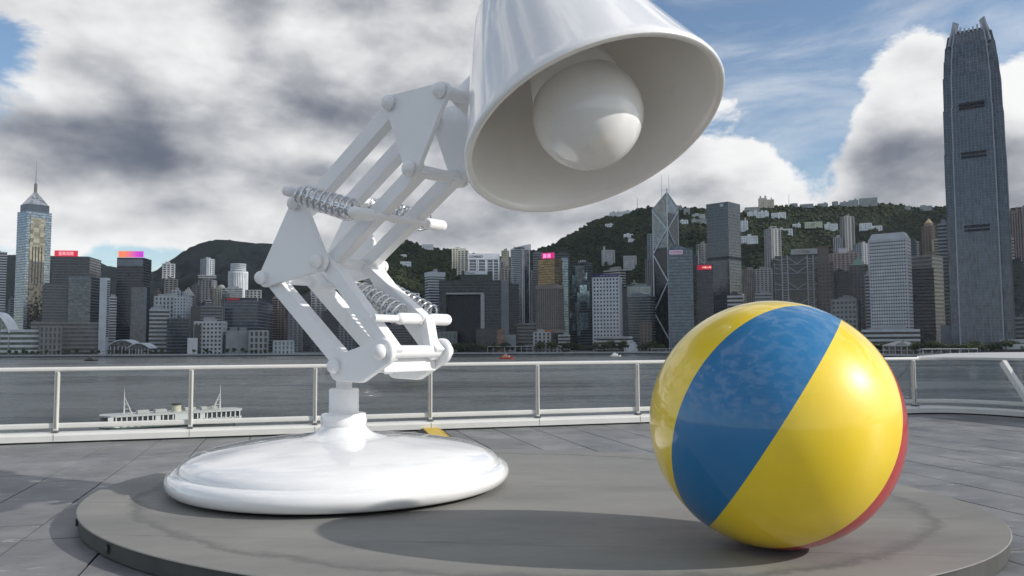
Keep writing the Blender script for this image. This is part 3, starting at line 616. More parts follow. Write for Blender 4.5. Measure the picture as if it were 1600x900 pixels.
def lippo(xl, xr, yt, D, label, text=None):
    t = bld(label, xl, xr, yt, D, 'b', (0.10, 0.115, 0.13), (0.03, 0.04, 0.05), xm=xl+(xr-xl)*0.75, th=R(28))
    lp, h, c, z0 = BP[t.name]; a, e, l, n, _ = face_frame(t, 0); m = MB()
    for k, (u, s, za, zb) in enumerate(((0.52, 0.30, 0.72, 0.97), (0.12, 0.14, 0.62, 0.86), (0.92, 0.10, 0.62, 0.88), (0.5, 0.36, 0.30, 0.55), (0.1, 0.14, 0.22, 0.42))): m.box(a+e*(l*u)+n*2+UPV*(h*(za+zb)/2), (l*s, 2.2, h*(zb-za)/2), (e, n, UPV))
    m.build('projecting_bays', glass_mat((0.24, 0.31, 0.34), 0.1, 1.0, 0.02, (3.6, 3.6, 4), 0.55), t)
    if text: text_part(text, t, a+e*(l*0.42)+n*1.0+UPV*(h+1), e, UPV, 4.5, wall_mat(WHITE), l*0.5, thick=0.8)
lippo(896, 926, 410, 1800, 'angular dark tower with pale glass bays and white rooftop lettering', 'LIPPO')
lippo(904, 928, 442, 1720, 'shorter angular dark glass tower in front of the lettered angular tower')
t = bld('white office tower with a regular grid of dark square windows and blue sign', 927, 971, 432, 1590, 'W', (0.58, 0.585, 0.59), GD, xm=967, th=R(12), fh=5.2, plant=False)
h = BP[t.name][1]; sign_board(t, 0, 0.0, 1.0, h-0.5, h+6, plain('blue_sign', (0.02, 0.015, 0.10)), 0.5, 'BANK OF AMERICA', wall_mat((0.45, 0.4, 0.6)), (0.30, 0.96), 0.45)
bld('cream slab tower right behind the white gridded tower', 944, 978, 421, 1750, 'B', (0.44, 0.42, 0.37), GD, xm=970, th=R(40))
bld('dark narrow tower right of the white gridded tower', 967, 980, 450, 1650, 'b', (0.07, 0.075, 0.085), GD)
bld('pale low car-park block in front of the white gridded tower', 931, 987, 526, 1490, 'B', (0.42, 0.42, 0.39), GD, fh=6.5, name='carpark_block', cat='building', plant=False)
bld('banded pale green glass office right of the dark narrow tower', 981, 1025, 462, 1720, 'b', (0.3, 0.33, 0.33), (0.07, 0.09, 0.09), xm=1016, th=R(20))
bld('bright glass top office behind the pale green banded block', 980, 1017, 447, 1800, 'b', (0.5, 0.54, 0.52), (0.2, 0.26, 0.26), spec=1.0, metal=0.4)
bld('slim grey apartment tower left of the diagonal-braced tower', 1010, 1027, 405, 1900, 'V', (0.25, 0.25, 0.26), GD, name='apartment_tower', cat='apartment block')
bld('tall slim tower rising behind the left edge of the diagonal-braced tower', 1014, 1027, 366, 2300, 'R', (0.23, 0.25, 0.26), GD, name='apartment_tower', cat='apartment block')
bld('small brown heritage building among trees by the waterfront', 1000, 1016, 503, 1560, 'r', (0.17, 0.135, 0.10), GD, fh=7, name='heritage_building', cat='building', plant=False)
bld('low grey pavilion row behind the central promenade', 834, 876, 540, 1462, 'r', (0.33, 0.32, 0.29), GD, fh=6, name='pavilion', cat='pavilion', plant=False)
bld('white boxy club building at the foot of the flared tower', 834, 859, 519, 1475, 'r', (0.42, 0.42, 0.40), GD, fh=6, name='club_building', cat='building')
bld('low white block right of the club building', 872, 890, 523, 1500, 'B', (0.4, 0.4, 0.38), GD, fh=6, name='low_hall', cat='building', plant=False)
bld('low dark glass pavilion framed in white below the gateway block', 744, 776, 513, 1480, 'S', PALE, (0.02, 0.03, 0.035), name='council_block', cat='building', plant=False)
bld('brown wing beside the dark glass pavilion below the gateway', 775, 788, 514, 1482, 'S', BROWN, (0.14, 0.085, 0.065), name='council_wing', cat='building', plant=False)
bld('plain grey service block right of the brown wing', 787, 806, 523, 1490, 'S', GREY, (0.24, 0.25, 0.25), name='service_block', cat='building', plant=False)
bld('green glass pavilion at the left foot of the gateway block', 681, 713, 518, 1500, 'r', (0.16, 0.17, 0.17), (0.10, 0.13, 0.11), fh=12, name='pavilion', cat='pavilion', plant=False)
bld('grey tiered podium under the oval tower', 808, 838, 505, 1600, 'B', (0.3, 0.3, 0.29), GD, fh=7, name='podium_block', cat='building', plant=False)

def braced_tower():
    D = 1720; z0 = CITYZ-0.7; t0 = P(1046, 450, D); t = empty('braced_tower', (t0.x, D+26, z0)); tag(t, 'faceted glass tower braced with white diagonals and twin masts', 'tower')
    s = (P(1066, 450, D).x-P(1026, 450, D).x)/2      # half diagonal seen from the corner
    H = lambda y: ztop(1046, y, D)-z0
    A = Vector((-s, 6, 0)); B = Vector((-2, -26, 0)); C_ = Vector((s, 6, 0)); Dk = Vector((0, 30, 0))     # left, near corner, right, rear
    hs, ha, hb = H(323), H(300), H(386)
    gl = glass_mat((0.12, 0.15, 0.155), 0.08, 1.0, 0.02, (3.6, 3.6, 4), 0.5); gd = glass_mat((0.018, 0.022, 0.028), 0.12, 0.4)
    m = MB(); up = lambda p, z: tuple(p+UPV*z)
    m.v = [up(A, hb), up(B, hb), up(C_, hb), up(Dk, hb), up(A, hs), up(B, ha), up(C_, hs+4), up(Dk, ha)]
    m.f = [(0, 1, 5, 4), (1, 2, 6, 5), (2, 3, 7, 6), (3, 0, 4, 7), (4, 5, 7), (5, 6, 7)]
    m.build('upper_shaft', gl, t)
    m = MB(); m.v = [up(A, 0), up(B, 0), up(C_, 0), up(Dk, 0), up(A, hb), up(B, hb), up(C_, hb), up(Dk, hb)]; m.f = [(0, 1, 5, 4), (1, 2, 6, 5), (2, 3, 7, 6), (3, 0, 4, 7)]; m.build('lower_shaft', gd, t)
    hr = H(332); o = 0.25; nb = (C_-B).normalized(); nn = Vector((nb.y, -nb.x, 0)); m = MB(); m.v = [up(B+nn*o+nb*1, hb), up(C_+nn*o-nb*1, hb), up(C_+nn*o-nb*1, hr), up(B+nn*o+nb*1, hr)]; m.f = [(0, 1, 2, 3)]; m.build('dark_glazing', gd, t)
    wm = wall_mat((0.66, 0.68, 0.69)); lev = [H(530), H(487), H(440), H(395), H(358), H(326)]
    for p, q in ((A, B), (B, C_)):
        nrm = (q-p).normalized(); nrm = Vector((nrm.y, -nrm.x, 0))*0.8; flip = p is A
        for k in range(5):
            z_a, z_b = lev[k], lev[k+1]; pa, pb = (p, q) if (k % 2 == 0) != flip else (q, p)
            MB().bar(pa+nrm+UPV*z_a, pb+nrm+UPV*z_b, 2.1, 2.1, nrm).build('diagonal_brace', wm, t)
    for p, h in ((A, hs), (B, ha+8), (C_, hs+4)): MB().bar(p*1.01, p*1.01+UPV*h, 2.0, 2.0).build('corner_column', wm, t)
    for p, q, za, zb in ((A, B, hs, ha), (C_, B, hs+4, ha)): MB().bar(p+UPV*za, q+UPV*zb, 1.6, 1.6).build('roof_edge', wm, t)
    for dx in (-8, 8): MB().tube((dx, 0, ha-12), (dx, 0, H(269)), 0.7, 0.3, 8).build('mast', wm, t)
    MB().bar((-8, 0, ha+9), (8, 0, ha+9), 0.7, 0.7).build('mast_tie', wm, t)
braced_tower()
t = bld('blue-green banded glass tower with a purple lettered panel', 1045, 1084, 390, 1560, 'b', (0.10, 0.15, 0.18), (0.055, 0.10, 0.13), spec=0.9, plant=False, fh=6)
lp, h, c, z0 = BP[t.name]; MB().frustum(lp, [(lp[0][0], lp[0][1]), (lp[0][0]*0.6, lp[0][1]), (lp[3][0]*0.6, lp[3][1]), lp[3]], h, h+11).build('swept_crown', glass_mat((0.10, 0.14, 0.16)), t)
sign_board(t, 0, 0.06, 0.60, h-9, h-1, lit_sign((0.5, 0.38, 0.5), 0.25), 0.7, '友邦保險', plain('sign_purple', (0.22, 0.01, 0.10)), (0.06, 0.94), 0.62)
bld('dark narrow tower right of the blue-green banded tower', 1083, 1092, 400, 1640, 'b', (0.09, 0.1, 0.12), GD)
bld('round-topped grey apartment tower behind the red-signed slab', 1091, 1107, 381, 2000, 'R', (0.27, 0.27, 0.25), GD, xm=1097, name='apartment_tower', cat='apartment block')
t = bld('dark slab tower with a red lit sign and a small rooftop mast', 1089, 1115, 413, 1600, 'b', (0.13, 0.145, 0.165), (0.025, 0.03, 0.04), fh=6.5, plant=False)
h = BP[t.name][1]; s = sign_board(t, 0, 0.06, 0.94, h-11, h-1.5, lit_sign((0.42, 0.01, 0.04), 0.5), 0.7, '中國人壽', lit_sign((0.95, 0.6, 0.45), 0.9), (0.34, 0.96), 0.42)
MB().bar((-12, 0, h), (-12, 0, h+30), 1.2, 1.2).bar((-12, 0, h+14), (2, 0, h), 0.9, 0.9).build('rooftop_mast', wall_mat(PALE), t)
t = bld('tall square grey glass tower with a fine steel grid', 1107, 1160, 315, 1680, 'G', (0.15, 0.16, 0.165), (0.045, 0.05, 0.055), xm=1141, fh=4.6, plant=False, spec=0.8)
lp, h, c, z0 = BP[t.name]
for zz in (h*0.62, h*0.36): MB().prism(offset(lp, 0.35), zz-3.5, zz+3.5).build('plant_floor', wall_mat((0.05, 0.055, 0.06)), t)
a, e, l, n, _ = face_frame(t, 0); MB().box(a+e*(l*0.72)+n*0.6+UPV*(h-6), (4, 0.3, 3), (e, n, UPV)).build('roof_emblem', wall_mat(PALE), t)
bld('low white-banded block at the foot of the tall grey glass tower', 1137, 1162, 462, 1500, 'B', (0.45, 0.45, 0.43), GD, fh=7, name='low_block', cat='building', plant=False)
bld('beige ribbed apartment tower right of the tall grey glass tower', 1161, 1183, 421, 2100, 'V', (0.33, 0.28, 0.24), GD, name='apartment_tower', cat='apartment block')
bld('grey apartment tower with a crowned roof behind the ball', 1183, 1207, 420, 2080, 'R', (0.36, 0.35, 0.33), GD, name='apartment_tower', cat='apartment block')
bld('low white-topped office just above the ball', 1180, 1206, 458, 1700, 'B', (0.5, 0.51, 0.51), GS, fh=7)
t = bld('tall pale apartment tower with an open arched roof', 1198, 1222, 357, 2250, 'R', (0.36, 0.36, 0.34), GD, xm=1208, name='apartment_tower', cat='apartment block', plant=False)
h = BP[t.name][1]; a, e, l, n, _ = face_frame(t, 1); MB().box((-6, 0, h+3), (1.5, 8, 3)).box((8, 0, h+3), (1.5, 8, 3)).box((1, 0, h+6.6), (9, 8, 1)).build('roof_arch', wall_mat((0.36, 0.36, 0.34)), t)
def truss_bank():
    D = 1560; z0 = CITYZ-0.7; xl, xr = 1211, 1277; c = P((xl+xr)/2, 440, D); t = empty('truss_bank', (c.x, c.y, z0)); tag(t, 'grey steel bank building hung from exposed trusses behind the ball', 'building')
    r = Vector((c.x, c.y, 0)).normalized(); t.rotation_euler[2] = -math.atan2(r.x, r.y); W_ = (P(xr, 440, D)-P(xl, 440, D)).length/2; H = lambda y: ztop(1244, y, D)-z0
    top = H(399)
    MB().prism([(-W_*0.94, 2), (W_*0.94, 2), (W_*0.94, 34), (-W_*0.94, 34)], 0, top).build('glazing', glass_mat((0.02, 0.026, 0.03)), t)
    sm = plain('grey_steel', (0.33, 0.36, 0.39), 0.45); m = MB()
    for k in range(int(top/4.5)): m.box((0, 1.8, k*4.5+3), (W_*0.94, 0.3, 0.4))
    m.build('floor_lines', wall_mat((0.09, 0.1, 0.11)), t, kind='stuff')
    for u in (-0.62, -0.36, 0.52, 0.78): MB().box((W_*u, 0, top/2), (1.0, 1.0, top/2)).build('mast_column', sm, t)
    m = MB()
    for u in (-0.49, 0.65):
        for k in range(int(top/5)): m.box((W_*u, 0, k*5+2), (W_*0.13, 0.7, 0.5))
    m.build('ladder_rungs', sm, t, kind='stuff')
    for y in (405, 419, 444, 470):
        z = H(y); zz = z-9
        for p0, p1 in (((-0.98, z+2), (-0.62, zz+7)), ((-0.36, z+4), (0.06, zz)), ((0.06, zz), (0.52, z+4)), ((0.78, zz+7), (0.98, z+2))):
            MB().bar((W_*p0[0], -0.6, p0[1]), (W_*p1[0], -0.6, p1[1]), 1.1, 1.1).build('hanger_truss', sm, t)
        MB().bar((-W_, -0.5, zz-1), (W_, -0.5, zz-1), 0.9, 0.9).build('tie_beam', sm, t)
    for u, hh in ((-0.8, 0.93), (0.86, 0.86)): MB().prism([(W_*u-7, 3), (W_*u+7, 3), (W_*u+7, 30), (W_*u-7, 30)], 0, top*hh).build('service_stack', wall_mat((0.25, 0.27, 0.29)), t)
    s = MB().prism([(-W_*0.2, -2), (W_*0.98, -2), (W_*0.98, 10), (-W_*0.2, 10)], H(398), H(389.5)).build('roof_sign', wall_mat((0.4, 0.4, 0.37)), t)
    zc = (H(398)+H(389.5))/2; k = plain('sign_black', (0.02, 0.02, 0.02)); rd = plain('sign_red', (0.5, 0.02, 0.02))
    m = MB(); hx_, hy_ = 4.2, 2.6; x0 = W_*0.22
    m.v = [(x0-hx_, -2.2, zc), (x0-hx_/2, -2.2, zc+hy_), (x0+hx_/2, -2.2, zc+hy_), (x0+hx_, -2.2, zc), (x0+hx_/2, -2.2, zc-hy_), (x0-hx_/2, -2.2, zc-hy_)]; m.f = [(0, 1, 5), (2, 3, 4), ]
    m.build('hexagon_emblem', rd, s); text_part('HSBC', s, (x0+hx_+2, -2.05, zc-1.8), (1, 0, 0), (0, 0, 1), 3.6, k, W_*0.32, thick=0.2)
truss_bank()
t = bld('brown stone tower with a recessed upper face behind the ball', 1280, 1303, 409, 1530, 'W', (0.165, 0.135, 0.115), GD, fh=5, plant=False)
bld('narrow brown stone crown tower above the brown stone tower', 1279, 1298, 385, 1545, 'S', BROWN, (0.17, 0.145, 0.125), plant=False, cap=2)
bld('white slim cylinder-topped apartment tower on the right slope', 1306, 1320, 371, 2150, 'V', (0.46, 0.46, 0.45), GD, name='apartment_tower', cat='apartment block')
bld('very tall grey apartment tower on the right slope', 1318, 1338, 338, 2150, 'R', (0.3, 0.29, 0.27), GD, xm=1324, th=R(60), name='apartment_tower', cat='apartment block')
bld('pinkish apartment slab left of the white box tower', 1299, 1316, 396, 2000, 'R', (0.38, 0.29, 0.26), GD, name='apartment_tower', cat='apartment block')
bld('wide pinkish apartment slab under the very tall grey tower', 1317, 1343, 395, 1990, 'R', (0.38, 0.3, 0.27), GD, name='apartment_tower', cat='apartment block')
bld('plain white box tower between the pinkish slabs', 1313, 1327, 388, 2020, 'S', WHITE, (0.55, 0.55, 0.54), plant=False, y0=400, name='apartment_tower', cat='apartment block')
bld('grey twin apartment slabs left of the tower with round windows', 1338, 1361, 380, 2100, 'R', (0.3, 0.31, 0.32), GD, xm=1349, name='apartment_tower', cat='apartment block')
t = bld('brown tower with a green pyramid roof', 1330, 1357, 414, 1700, 'W', (0.14, 0.125, 0.11), GD, fh=5, plant=False)
lp, h, c, z0 = BP[t.name]; MB().frustum([(x*0.8, y*0.8) for x, y in lp], [(x*0.03, y*0.03) for x, y in lp], h, h+19).build('pyramid_roof', plain('copper_green', (0.16, 0.27, 0.21)), t)
bld('dark glass block left of the green-roofed tower', 1302, 1328, 424, 1620, 'b', (0.08, 0.085, 0.09), GD)
bld('dark white-edged banded tower left of the tower with round windows', 1353, 1365, 429, 1400, 'B', (0.4, 0.41, 0.42), GD)
bld('grey stone hotel with deep gridded windows right above the ball', 1300, 1344, 467, 1400, 'W', (0.3, 0.3, 0.29), GD, xm=1338, fh=5.5, name='hotel_tower', cat='hotel', cap=3)
def porthole_tower():
    D = 1240; z0 = CITYZ-0.7; pl = corner_poly(1360, 1420, 1427, D, R(13)); c = centroid(pl); t = empty('porthole_tower', (c[0], c[1], z0)); tag(t, 'white slab tower covered with a grid of round windows', 'tower')
    lp = [(x-c[0], y-c[1]) for x, y in pl]; h = ztop(1392, 371, D)-z0; wm = wall_mat((0.5, 0.505, 0.5))
    MB().prism(lp, 0, h).build('shaft', wm, t); MB().frustum(offset(lp, -0.5), offset(lp, -4.5), h, ztop(1392, 361.5, D)-z0).build('bevelled_roof', wm, t)
    m = MB(); g = glass_mat(GD, 0.15)
    for f, nc in ((0, 15), (1, 7)):
        a = Vector((*lp[f], 0)); b = Vector((*lp[f+1], 0)); e = (b-a); l = e.length; e /= l; n = Vector((e.y, -e.x, 0))
        for i in range(nc):
            for k in range(30):
                p = a+e*(l*(i+0.8)/(nc+0.6))+UPV*(h-5-k*(h-16)/30); rr = 1.3; b0 = len(m.v)
                m.v += [tuple(p+n*0.12+e*(rr*math.cos(q*math.pi/4))+UPV*(rr*math.sin(q*math.pi/4))) for q in range(8)]; m.f.append(tuple(b0+q for q in range(8)))
    m.build('round_windows', g, t, kind='stuff')
porthole_tower()
bld('long low white post office block below the tower with round windows', 1344, 1435, 515, 1150, 'B', (0.45, 0.455, 0.45), GD, fh=6, name='post_office', cat='building', depth=30)
def pier_house():
    D = 1075; z0 = CITYZ-1; c = P(1408, 540, D); r = Vector((c.x, c.y, 0)).normalized(); t = empty('pier_house', (c.x, c.y, z0)); t.rotation_euler[2] = -math.atan2(r.x, r.y); tag(t, 'colonnaded pier house with a pediment on the right waterfront', 'pier')
    W_ = (P(1434, 540, D)-P(1383, 540, D)).length/2; H = lambda y: ztop(1408, y, D)-z0; wm = wall_mat((0.42, 0.41, 0.38)); he = H(541)
    MB().prism([(-W_*0.9, 2), (W_*0.9, 2), (W_*0.9, 22), (-W_*0.9, 22)], 0, he).build('hall', glass_mat(GD), t)
    for i in range(7): x = -W_+2*W_*i/6; MB().box((x, 0, he/2), (0.55, 0.55, he/2)).build('column', wm, t)
    MB().box((0, 8, he+0.7), (W_*1.06, 9.5, 0.7)).build('entablature', wm, t)
    MB().frustum([(-W_*1.05, -1.4), (W_*1.05, -1.4), (W_*1.05, 18), (-W_*1.05, 18)], [(-W_*0.25, 5), (W_*0.25, 5), (W_*0.25, 12), (-W_*0.25, 12)], he+1.42, H(533)).build('roof', wall_mat((0.27, 0.27, 0.25)), t)
    m = MB(); n = 12; m.v = [(W_*0.32*math.cos(math.pi*i/n), -1.6, he+1.45+3.4*math.sin(math.pi*i/n)) for i in range(n+1)]; m.f = [tuple(range(n+1))]; m.build('arched_pediment', wall_mat((0.33, 0.32, 0.3)), t)
    MB().box((0, 0, he*0.52), (W_, 0.2, 0.4)).build('balcony_rail', wm, t)
pier_house()
bld('brown banded office tower with a gridded left side right of the tower with round windows', 1423, 1476, 398, 1330, 'B', (0.27, 0.235, 0.195), GD, xm=1459, fh=4.6)
bld('black glass block at the foot of the brown banded tower', 1424, 1461, 420, 1310, 'b', (0.03, 0.035, 0.045), GD, plant=False)
t = bld('brown tower with a small golden pyramid on top', 1446, 1467, 352, 1750, 'W', (0.23, 0.17, 0.13), GD, xm=1459, plant=False)
lp, h, c, z0 = BP[t.name]; MB().prism([(x*0.7, y*0.7) for x, y in lp], h, h+7).build('upper_step', wall_mat((0.3, 0.24, 0.17)), t); MB().frustum([(x*0.6, y*0.6) for x, y in lp], [(0, 0.1), (0.1, 0), (0, -0.1), (-0.1, 0)], h+7, h+17).build('pyramid_roof', plain('gold_leaf', (0.6, 0.45, 0.2), 0.4), t)
bld('cream narrow tower right of the golden pyramid', 1462, 1472, 374, 1700, 'R', (0.5, 0.45, 0.33), GD, name='apartment_tower', cat='apartment block')
bld('grey banded tower just left of the tallest tower', 1470, 1494, 349, 1370, 'B', (0.27, 0.28, 0.29), GD, fh=4.4)
bld('plain grey wall block at the left foot of the tallest tower', 1468, 1494, 508, 1200, 'S', GREY, (0.24, 0.25, 0.255), name='service_block', cat='building', plant=False)
bld('pink-brown apartment tower right of the tallest tower', 1576, 1604, 333, 1600, 'V', (0.3, 0.225, 0.2), GD, name='apartment_tower', cat='apartment block')
bld('dark office block low to the right of the tallest tower', 1577, 1601, 409, 1300, 'b', DARK, GD)
bld('grey office tower at the right edge behind the tallest tower', 1596, 1640, 322, 1650, 'R', (0.29, 0.23, 0.21), GD, name='apartment_tower', cat='apartment block')
bld('grey low office at the right edge of the shore', 1580, 1640, 495, 1150, 'B', (0.26, 0.26, 0.25), GD, fh=6, name='low_block', cat='building')
bld('long white ferry pier roof at the right edge of the shore', 1552, 1660, 538, 990, 'B', (0.48, 0.48, 0.46), GD, fh=7, name='ferry_pier', cat='pier')

def crown_tower():      # the tallest tower at the right
    D = 1130; z0 = CITYZ-0.7; c = P(1530, 300, D); cc = P(1537, 530, D); r = Vector((cc.x, cc.y+38, 0)).normalized()
    ctr = Vector((cc.x, cc.y, 0))*(1+36/Vector((cc.x, cc.y, 0)).length); t = empty('skyscraper', (ctr.x, ctr.y, z0)); t.rotation_euler[2] = -math.atan2(r.x, r.y)-R(4); tag(t, 'tallest grey glass skyscraper with clawed crown and stepped shoulders', 'skyscraper')
    H = lambda y: ztop(1530, y, D)-z0
    k = Vector((cc.x, cc.y, 0)).length/F*0.985/ math.sqrt(1+((1537-800)/F)**2)*1.02
    def sect(wpx, notch=0.16):
        a = wpx*k/2; b = a*(1-notch*2)
        return [(-b, -a), (b, -a), (b, -b), (a, -b), (a, b), (b, b), (b, a), (-b, a), (-b, b), (-a, b), (-a, -b), (-b, -b)]
    gm = glass_mat((0.06, 0.08, 0.105), 0.14, 0.8, 0.02, (3.4, 3.4, 4.2), 0.35); wm = wall_mat((0.17, 0.19, 0.215), 0.4)
    steps = [(0, H(345), 86, 85), (H(345), H(235), 84.5, 84), (H(235), H(165), 82.5, 82), (H(165), H(113), 80, 79), (H(113), H(86), 77, 74.5), (H(86), H(64), 73, 69.5), (H(64), H(46), 67.5, 61)]
    for i, (a, b, w0, w1) in enumerate(steps):
        MB().frustum(sect(w0), sect(w1), a, b).build('tower_stage', gm, t)
        m = MB(); s0, s1 = sect(w0), sect(w1)
        for q in range(12):
            p0, p1 = Vector(s0[q]), Vector(s0[(q+1) % 12]); r0, r1 = Vector(s1[q]), Vector(s1[(q+1) % 12]); l = (p1-p0).length; nn = max(1, round(l/4.6))
            for j in range(nn+1):
                u = j/nn; A = p0.lerp(p1, u); B = r0.lerp(r1, u); m.bar((A.x, A.y, a), (B.x, B.y, b), 0.7, 0.7)
        m.build('mullions', wm, t, kind='stuff')
        m = MB(); nf = int((b-a)/4.2)
        for q in range(1, nf): u = q/nf; s = [(Vector(x).lerp(Vector(y), u)*1.003)[:] for x, y in zip(s0, s1)]; m.prism(s, a+(b-a)*u-0.22, a+(b-a)*u+0.22)
        m.build('floor_lines', wm, t, kind='stuff')
        for sx in (-1, 1):
            b0 = w0*k/2*0.68; b1 = w1*k/2*0.68; MB().bar((sx*b0, -w0*k/2-0.4, a), (sx*b1, -w1*k/2-0.4, b), 1.5, 0.9).build('corner_pier', wall_mat((0.34, 0.36, 0.38), 0.4), t)
    for y in (355, 240, 163):
        z = H(y); a = 84*k/2; 
        m = MB()
        for dz in (1.5, -4.0): m.box((0, -a-0.45, z+dz), (a*0.42, 0.4, 1.9))
        m.build('louvre_band', wall_mat((0.02, 0.022, 0.026)), t)
    a = 61*k/2; zc = H(46)
    for sgn in (-1, 1):
        for i in range(7):
            u = (i+0.5)/7*2-1; hh = (H(30)-zc)*(0.45+0.45*abs(u)**1.2)
            p0 = Vector((u*a*0.72, sgn*a, zc-6)); MB().bar(p0, p0+Vector((-u*1.5, -sgn*5, hh+6)), 2.2, 1.0, (0, 1, 0)).build('crown_fin', wall_mat((0.4, 0.42, 0.43)), t)
            p0 = Vector((sgn*a, u*a*0.72, zc-6)); MB().bar(p0, p0+Vector((-sgn*6, -u*1.5, hh+6)), 1.0, 2.2, (0, 1, 0)).build('crown_fin', wall_mat((0.4, 0.42, 0.43)), t)
    for sx in (-1, 1):
        for sy in (-1, 1): p0 = Vector((sx*a*0.86, sy*a*0.86, zc-18)); MB().bar(p0, p0+Vector((-sx*7, -sy*7, H(25)-zc+18)), 9.0, 2.4, (sx, -sy, 0)).build('crown_claw', wall_mat((0.36, 0.38, 0.39)), t)
    MB().prism(sect(52), zc-2, zc+4).build('roof_deck', wall_mat(DARK), t)
crown_tower()

# dense background towers that fill the gaps between the named ones
fr = random.Random(21)
ORD = ['first', 'second', 'third', 'fourth', 'fifth', 'sixth', 'seventh', 'eighth', 'ninth']; FILL = {}
PALETTE = [('cream', (0.5, 0.46, 0.37)), ('grey', (0.3, 0.31, 0.32)), ('pinkish', (0.38, 0.30, 0.28)), ('white', (0.6, 0.6, 0.59)), ('dark', (0.1, 0.11, 0.125)), ('brown', (0.22, 0.17, 0.14))]
for x0, x1, ya, yb, n, D0, place in ((6, 66, 452, 492, 7, 2000, 'behind the tall silver tower'), (158, 252, 452, 492, 9, 1900, 'packed behind the arched shore halls'), (236, 360, 448, 488, 15, 1950, 'packed left of the round ribbed tower'), (380, 520, 458, 500, 13, 1950, 'packed behind the lamp elbow'), (560, 690, 470, 512, 12, 1950, 'below the left green hill'), (770, 846, 412, 470, 8, 2150, 'packed round the oval tower'), (872, 1030, 436, 500, 16, 1950, 'packed behind the gridded white tower'), (1086, 1216, 402, 470, 13, 2120, 'round the tall square grey tower'), (1280, 1372, 398, 460, 12, 2080, 'packed left of the porthole tower'), (1420, 1490, 372, 450, 7, 1900, 'packed left of the tallest tower'), (1572, 1630, 352, 470, 7, 1500, 'packed right of the tallest tower')):
    for i in range(n):
        cn, cc_ = fr.choice(PALETTE); xc = x0+(x1-x0)*(i+fr.uniform(0.1, 0.9))/n; wd = fr.uniform(7, 13); k = fr.uniform(0.85, 1.15)
        o_ = bld('%s background apartment tower %s' % (cn, place), xc-wd/2, xc+wd/2, fr.uniform(ya, yb), D0+fr.uniform(-60, 120), fr.choice('RRrVBW'), tuple(round(v*k, 3) for v in cc_), GD, name='apartment_tower', cat='apartment block', xm=fr.choice((None, xc+wd*0.2, xc-wd*0.25)), group='background towers %s' % place); FILL.setdefault((cn, place), []).append(o_)
for (cn, place), os_ in FILL.items():
    for k, o_ in enumerate(os_):
        if len(os_) > 1: o_['label'] = '%s from left of %s background towers %s' % (ORD[k], cn, place)
# ---------------------------------------------------------------- houses on the hills
def hill_at(h, x, y):           # v on the slope that shows at photograph row y
    prof, Dr, Df, amp = HILLS[h]; best = None
    for k in range(0, 91):
        p = hill_point(HILLS[h], x, k/100); c = CROT.transposed() @ (p-Vector((0, 0, CAMH))); row = 450 - F*c.y/-c.z
        if best is None or abs(row-y) < best[0]: best = (abs(row-y), p)
    return best[1]
def house(h, x0, x1, yt, yb, label, colr=(0.78, 0.78, 0.76), group=None, style='H', name='hillside_block', cat='apartment block'):
    p = hill_at(h, (x0+x1)/2, yb); D = p.y-7
    NB[0] += 1
    poly = front_poly(x0, x1, D, 16); c = centroid(poly); z1 = ztop((x0+x1)/2, yt, D); z0 = ztop((x0+x1)/2, yb, D)-4
    t = empty(name, (c[0], c[1], z0)); tag(t, label, cat, group); lp = [(x-c[0], y-c[1]) for x, y in poly]
    facade(t, lp, 0, z1-z0, style, colr, (0.10, 0.11, 0.12), 4.2)
    MB().prism(offset(lp, 0.3), z1-z0, z1-z0+1.2).build('roof', wall_mat(sc3(colr, 0.8)), t)
    r = random.Random(NB[0]); wd = Vector(lp[1])-Vector(lp[0]); ww = wd.length; wd /= ww; bk = Vector((-wd.y, wd.x)); hh = z1-z0
    for k in range(2 if ww > 22 else 1):        # stepped wings and lift towers break the outline
        u = r.uniform(-0.38, 0.38)*ww; hw_ = ww*r.uniform(0.08, 0.16); q = [wd*(u+a*hw_)+bk*b_ for a, b_ in ((-1, -9), (1, -9), (1, 4), (-1, 4))]
        MB().prism([(v.x, v.y) for v in q], hh*r.uniform(0.0, 0.3), hh*r.choice((0.7, 0.8, 1.25))).build('wing', wall_mat(colr), t)
CR = (0.62, 0.56, 0.44)
house(1, 619, 631, 372, 381, 'cream house on the summit of the left green hill', CR)
house(1, 660, 676, 382, 389, 'white house on the ridge right of the green hill summit')
house(1, 626, 641, 409, 415, 'white house halfway down the left green hill')
house(1, 626, 634, 398, 402, 'small pale house high on the left green hill')
house(2, 942, 961, 391, 415, 'grey twin apartment slab on the dark hillside left', (0.42, 0.42, 0.41)); house(2, 976, 995, 400, 421, 'lower grey twin apartment slab nearer the braced tower', (0.42, 0.41, 0.39))
house(2, 977, 990, 366, 371, 'long low white house on the dark hillside'); house(2, 984, 994, 373, 377, 'small white house below the long low hillside house')
house(2, 955, 964, 332, 338, 'leftmost white house on the crest left of the braced tower'); house(2, 966, 974, 331, 337, 'middle white house on the crest left of the braced tower'); house(2, 976, 987, 330, 335, 'right white house on the crest left of the braced tower')
house(2, 948, 959, 350, 354, 'pale house just below the crest houses')
house(2, 1190, 1202, 310, 324, 'left cream tower of the pair on the skyline', CR); house(2, 1203, 1213, 312, 324, 'right cream tower of the pair on the skyline', CR)
house(2, 1168, 1190, 324, 330, 'long grey block on the skyline under the cream pair', (0.4, 0.4, 0.38)); house(2, 1172, 1189, 331, 340, 'left white terrace below the skyline pair'); house(2, 1190, 1204, 331, 339, 'right white terrace below the skyline pair')
house(2, 1210, 1220, 333, 340, 'small white block right of the terraces'); house(2, 1221, 1231, 332, 341, 'white block right of the small white block'); house(2, 1160, 1171, 345, 361, 'white mid-rise block beside the tall grey glass tower')
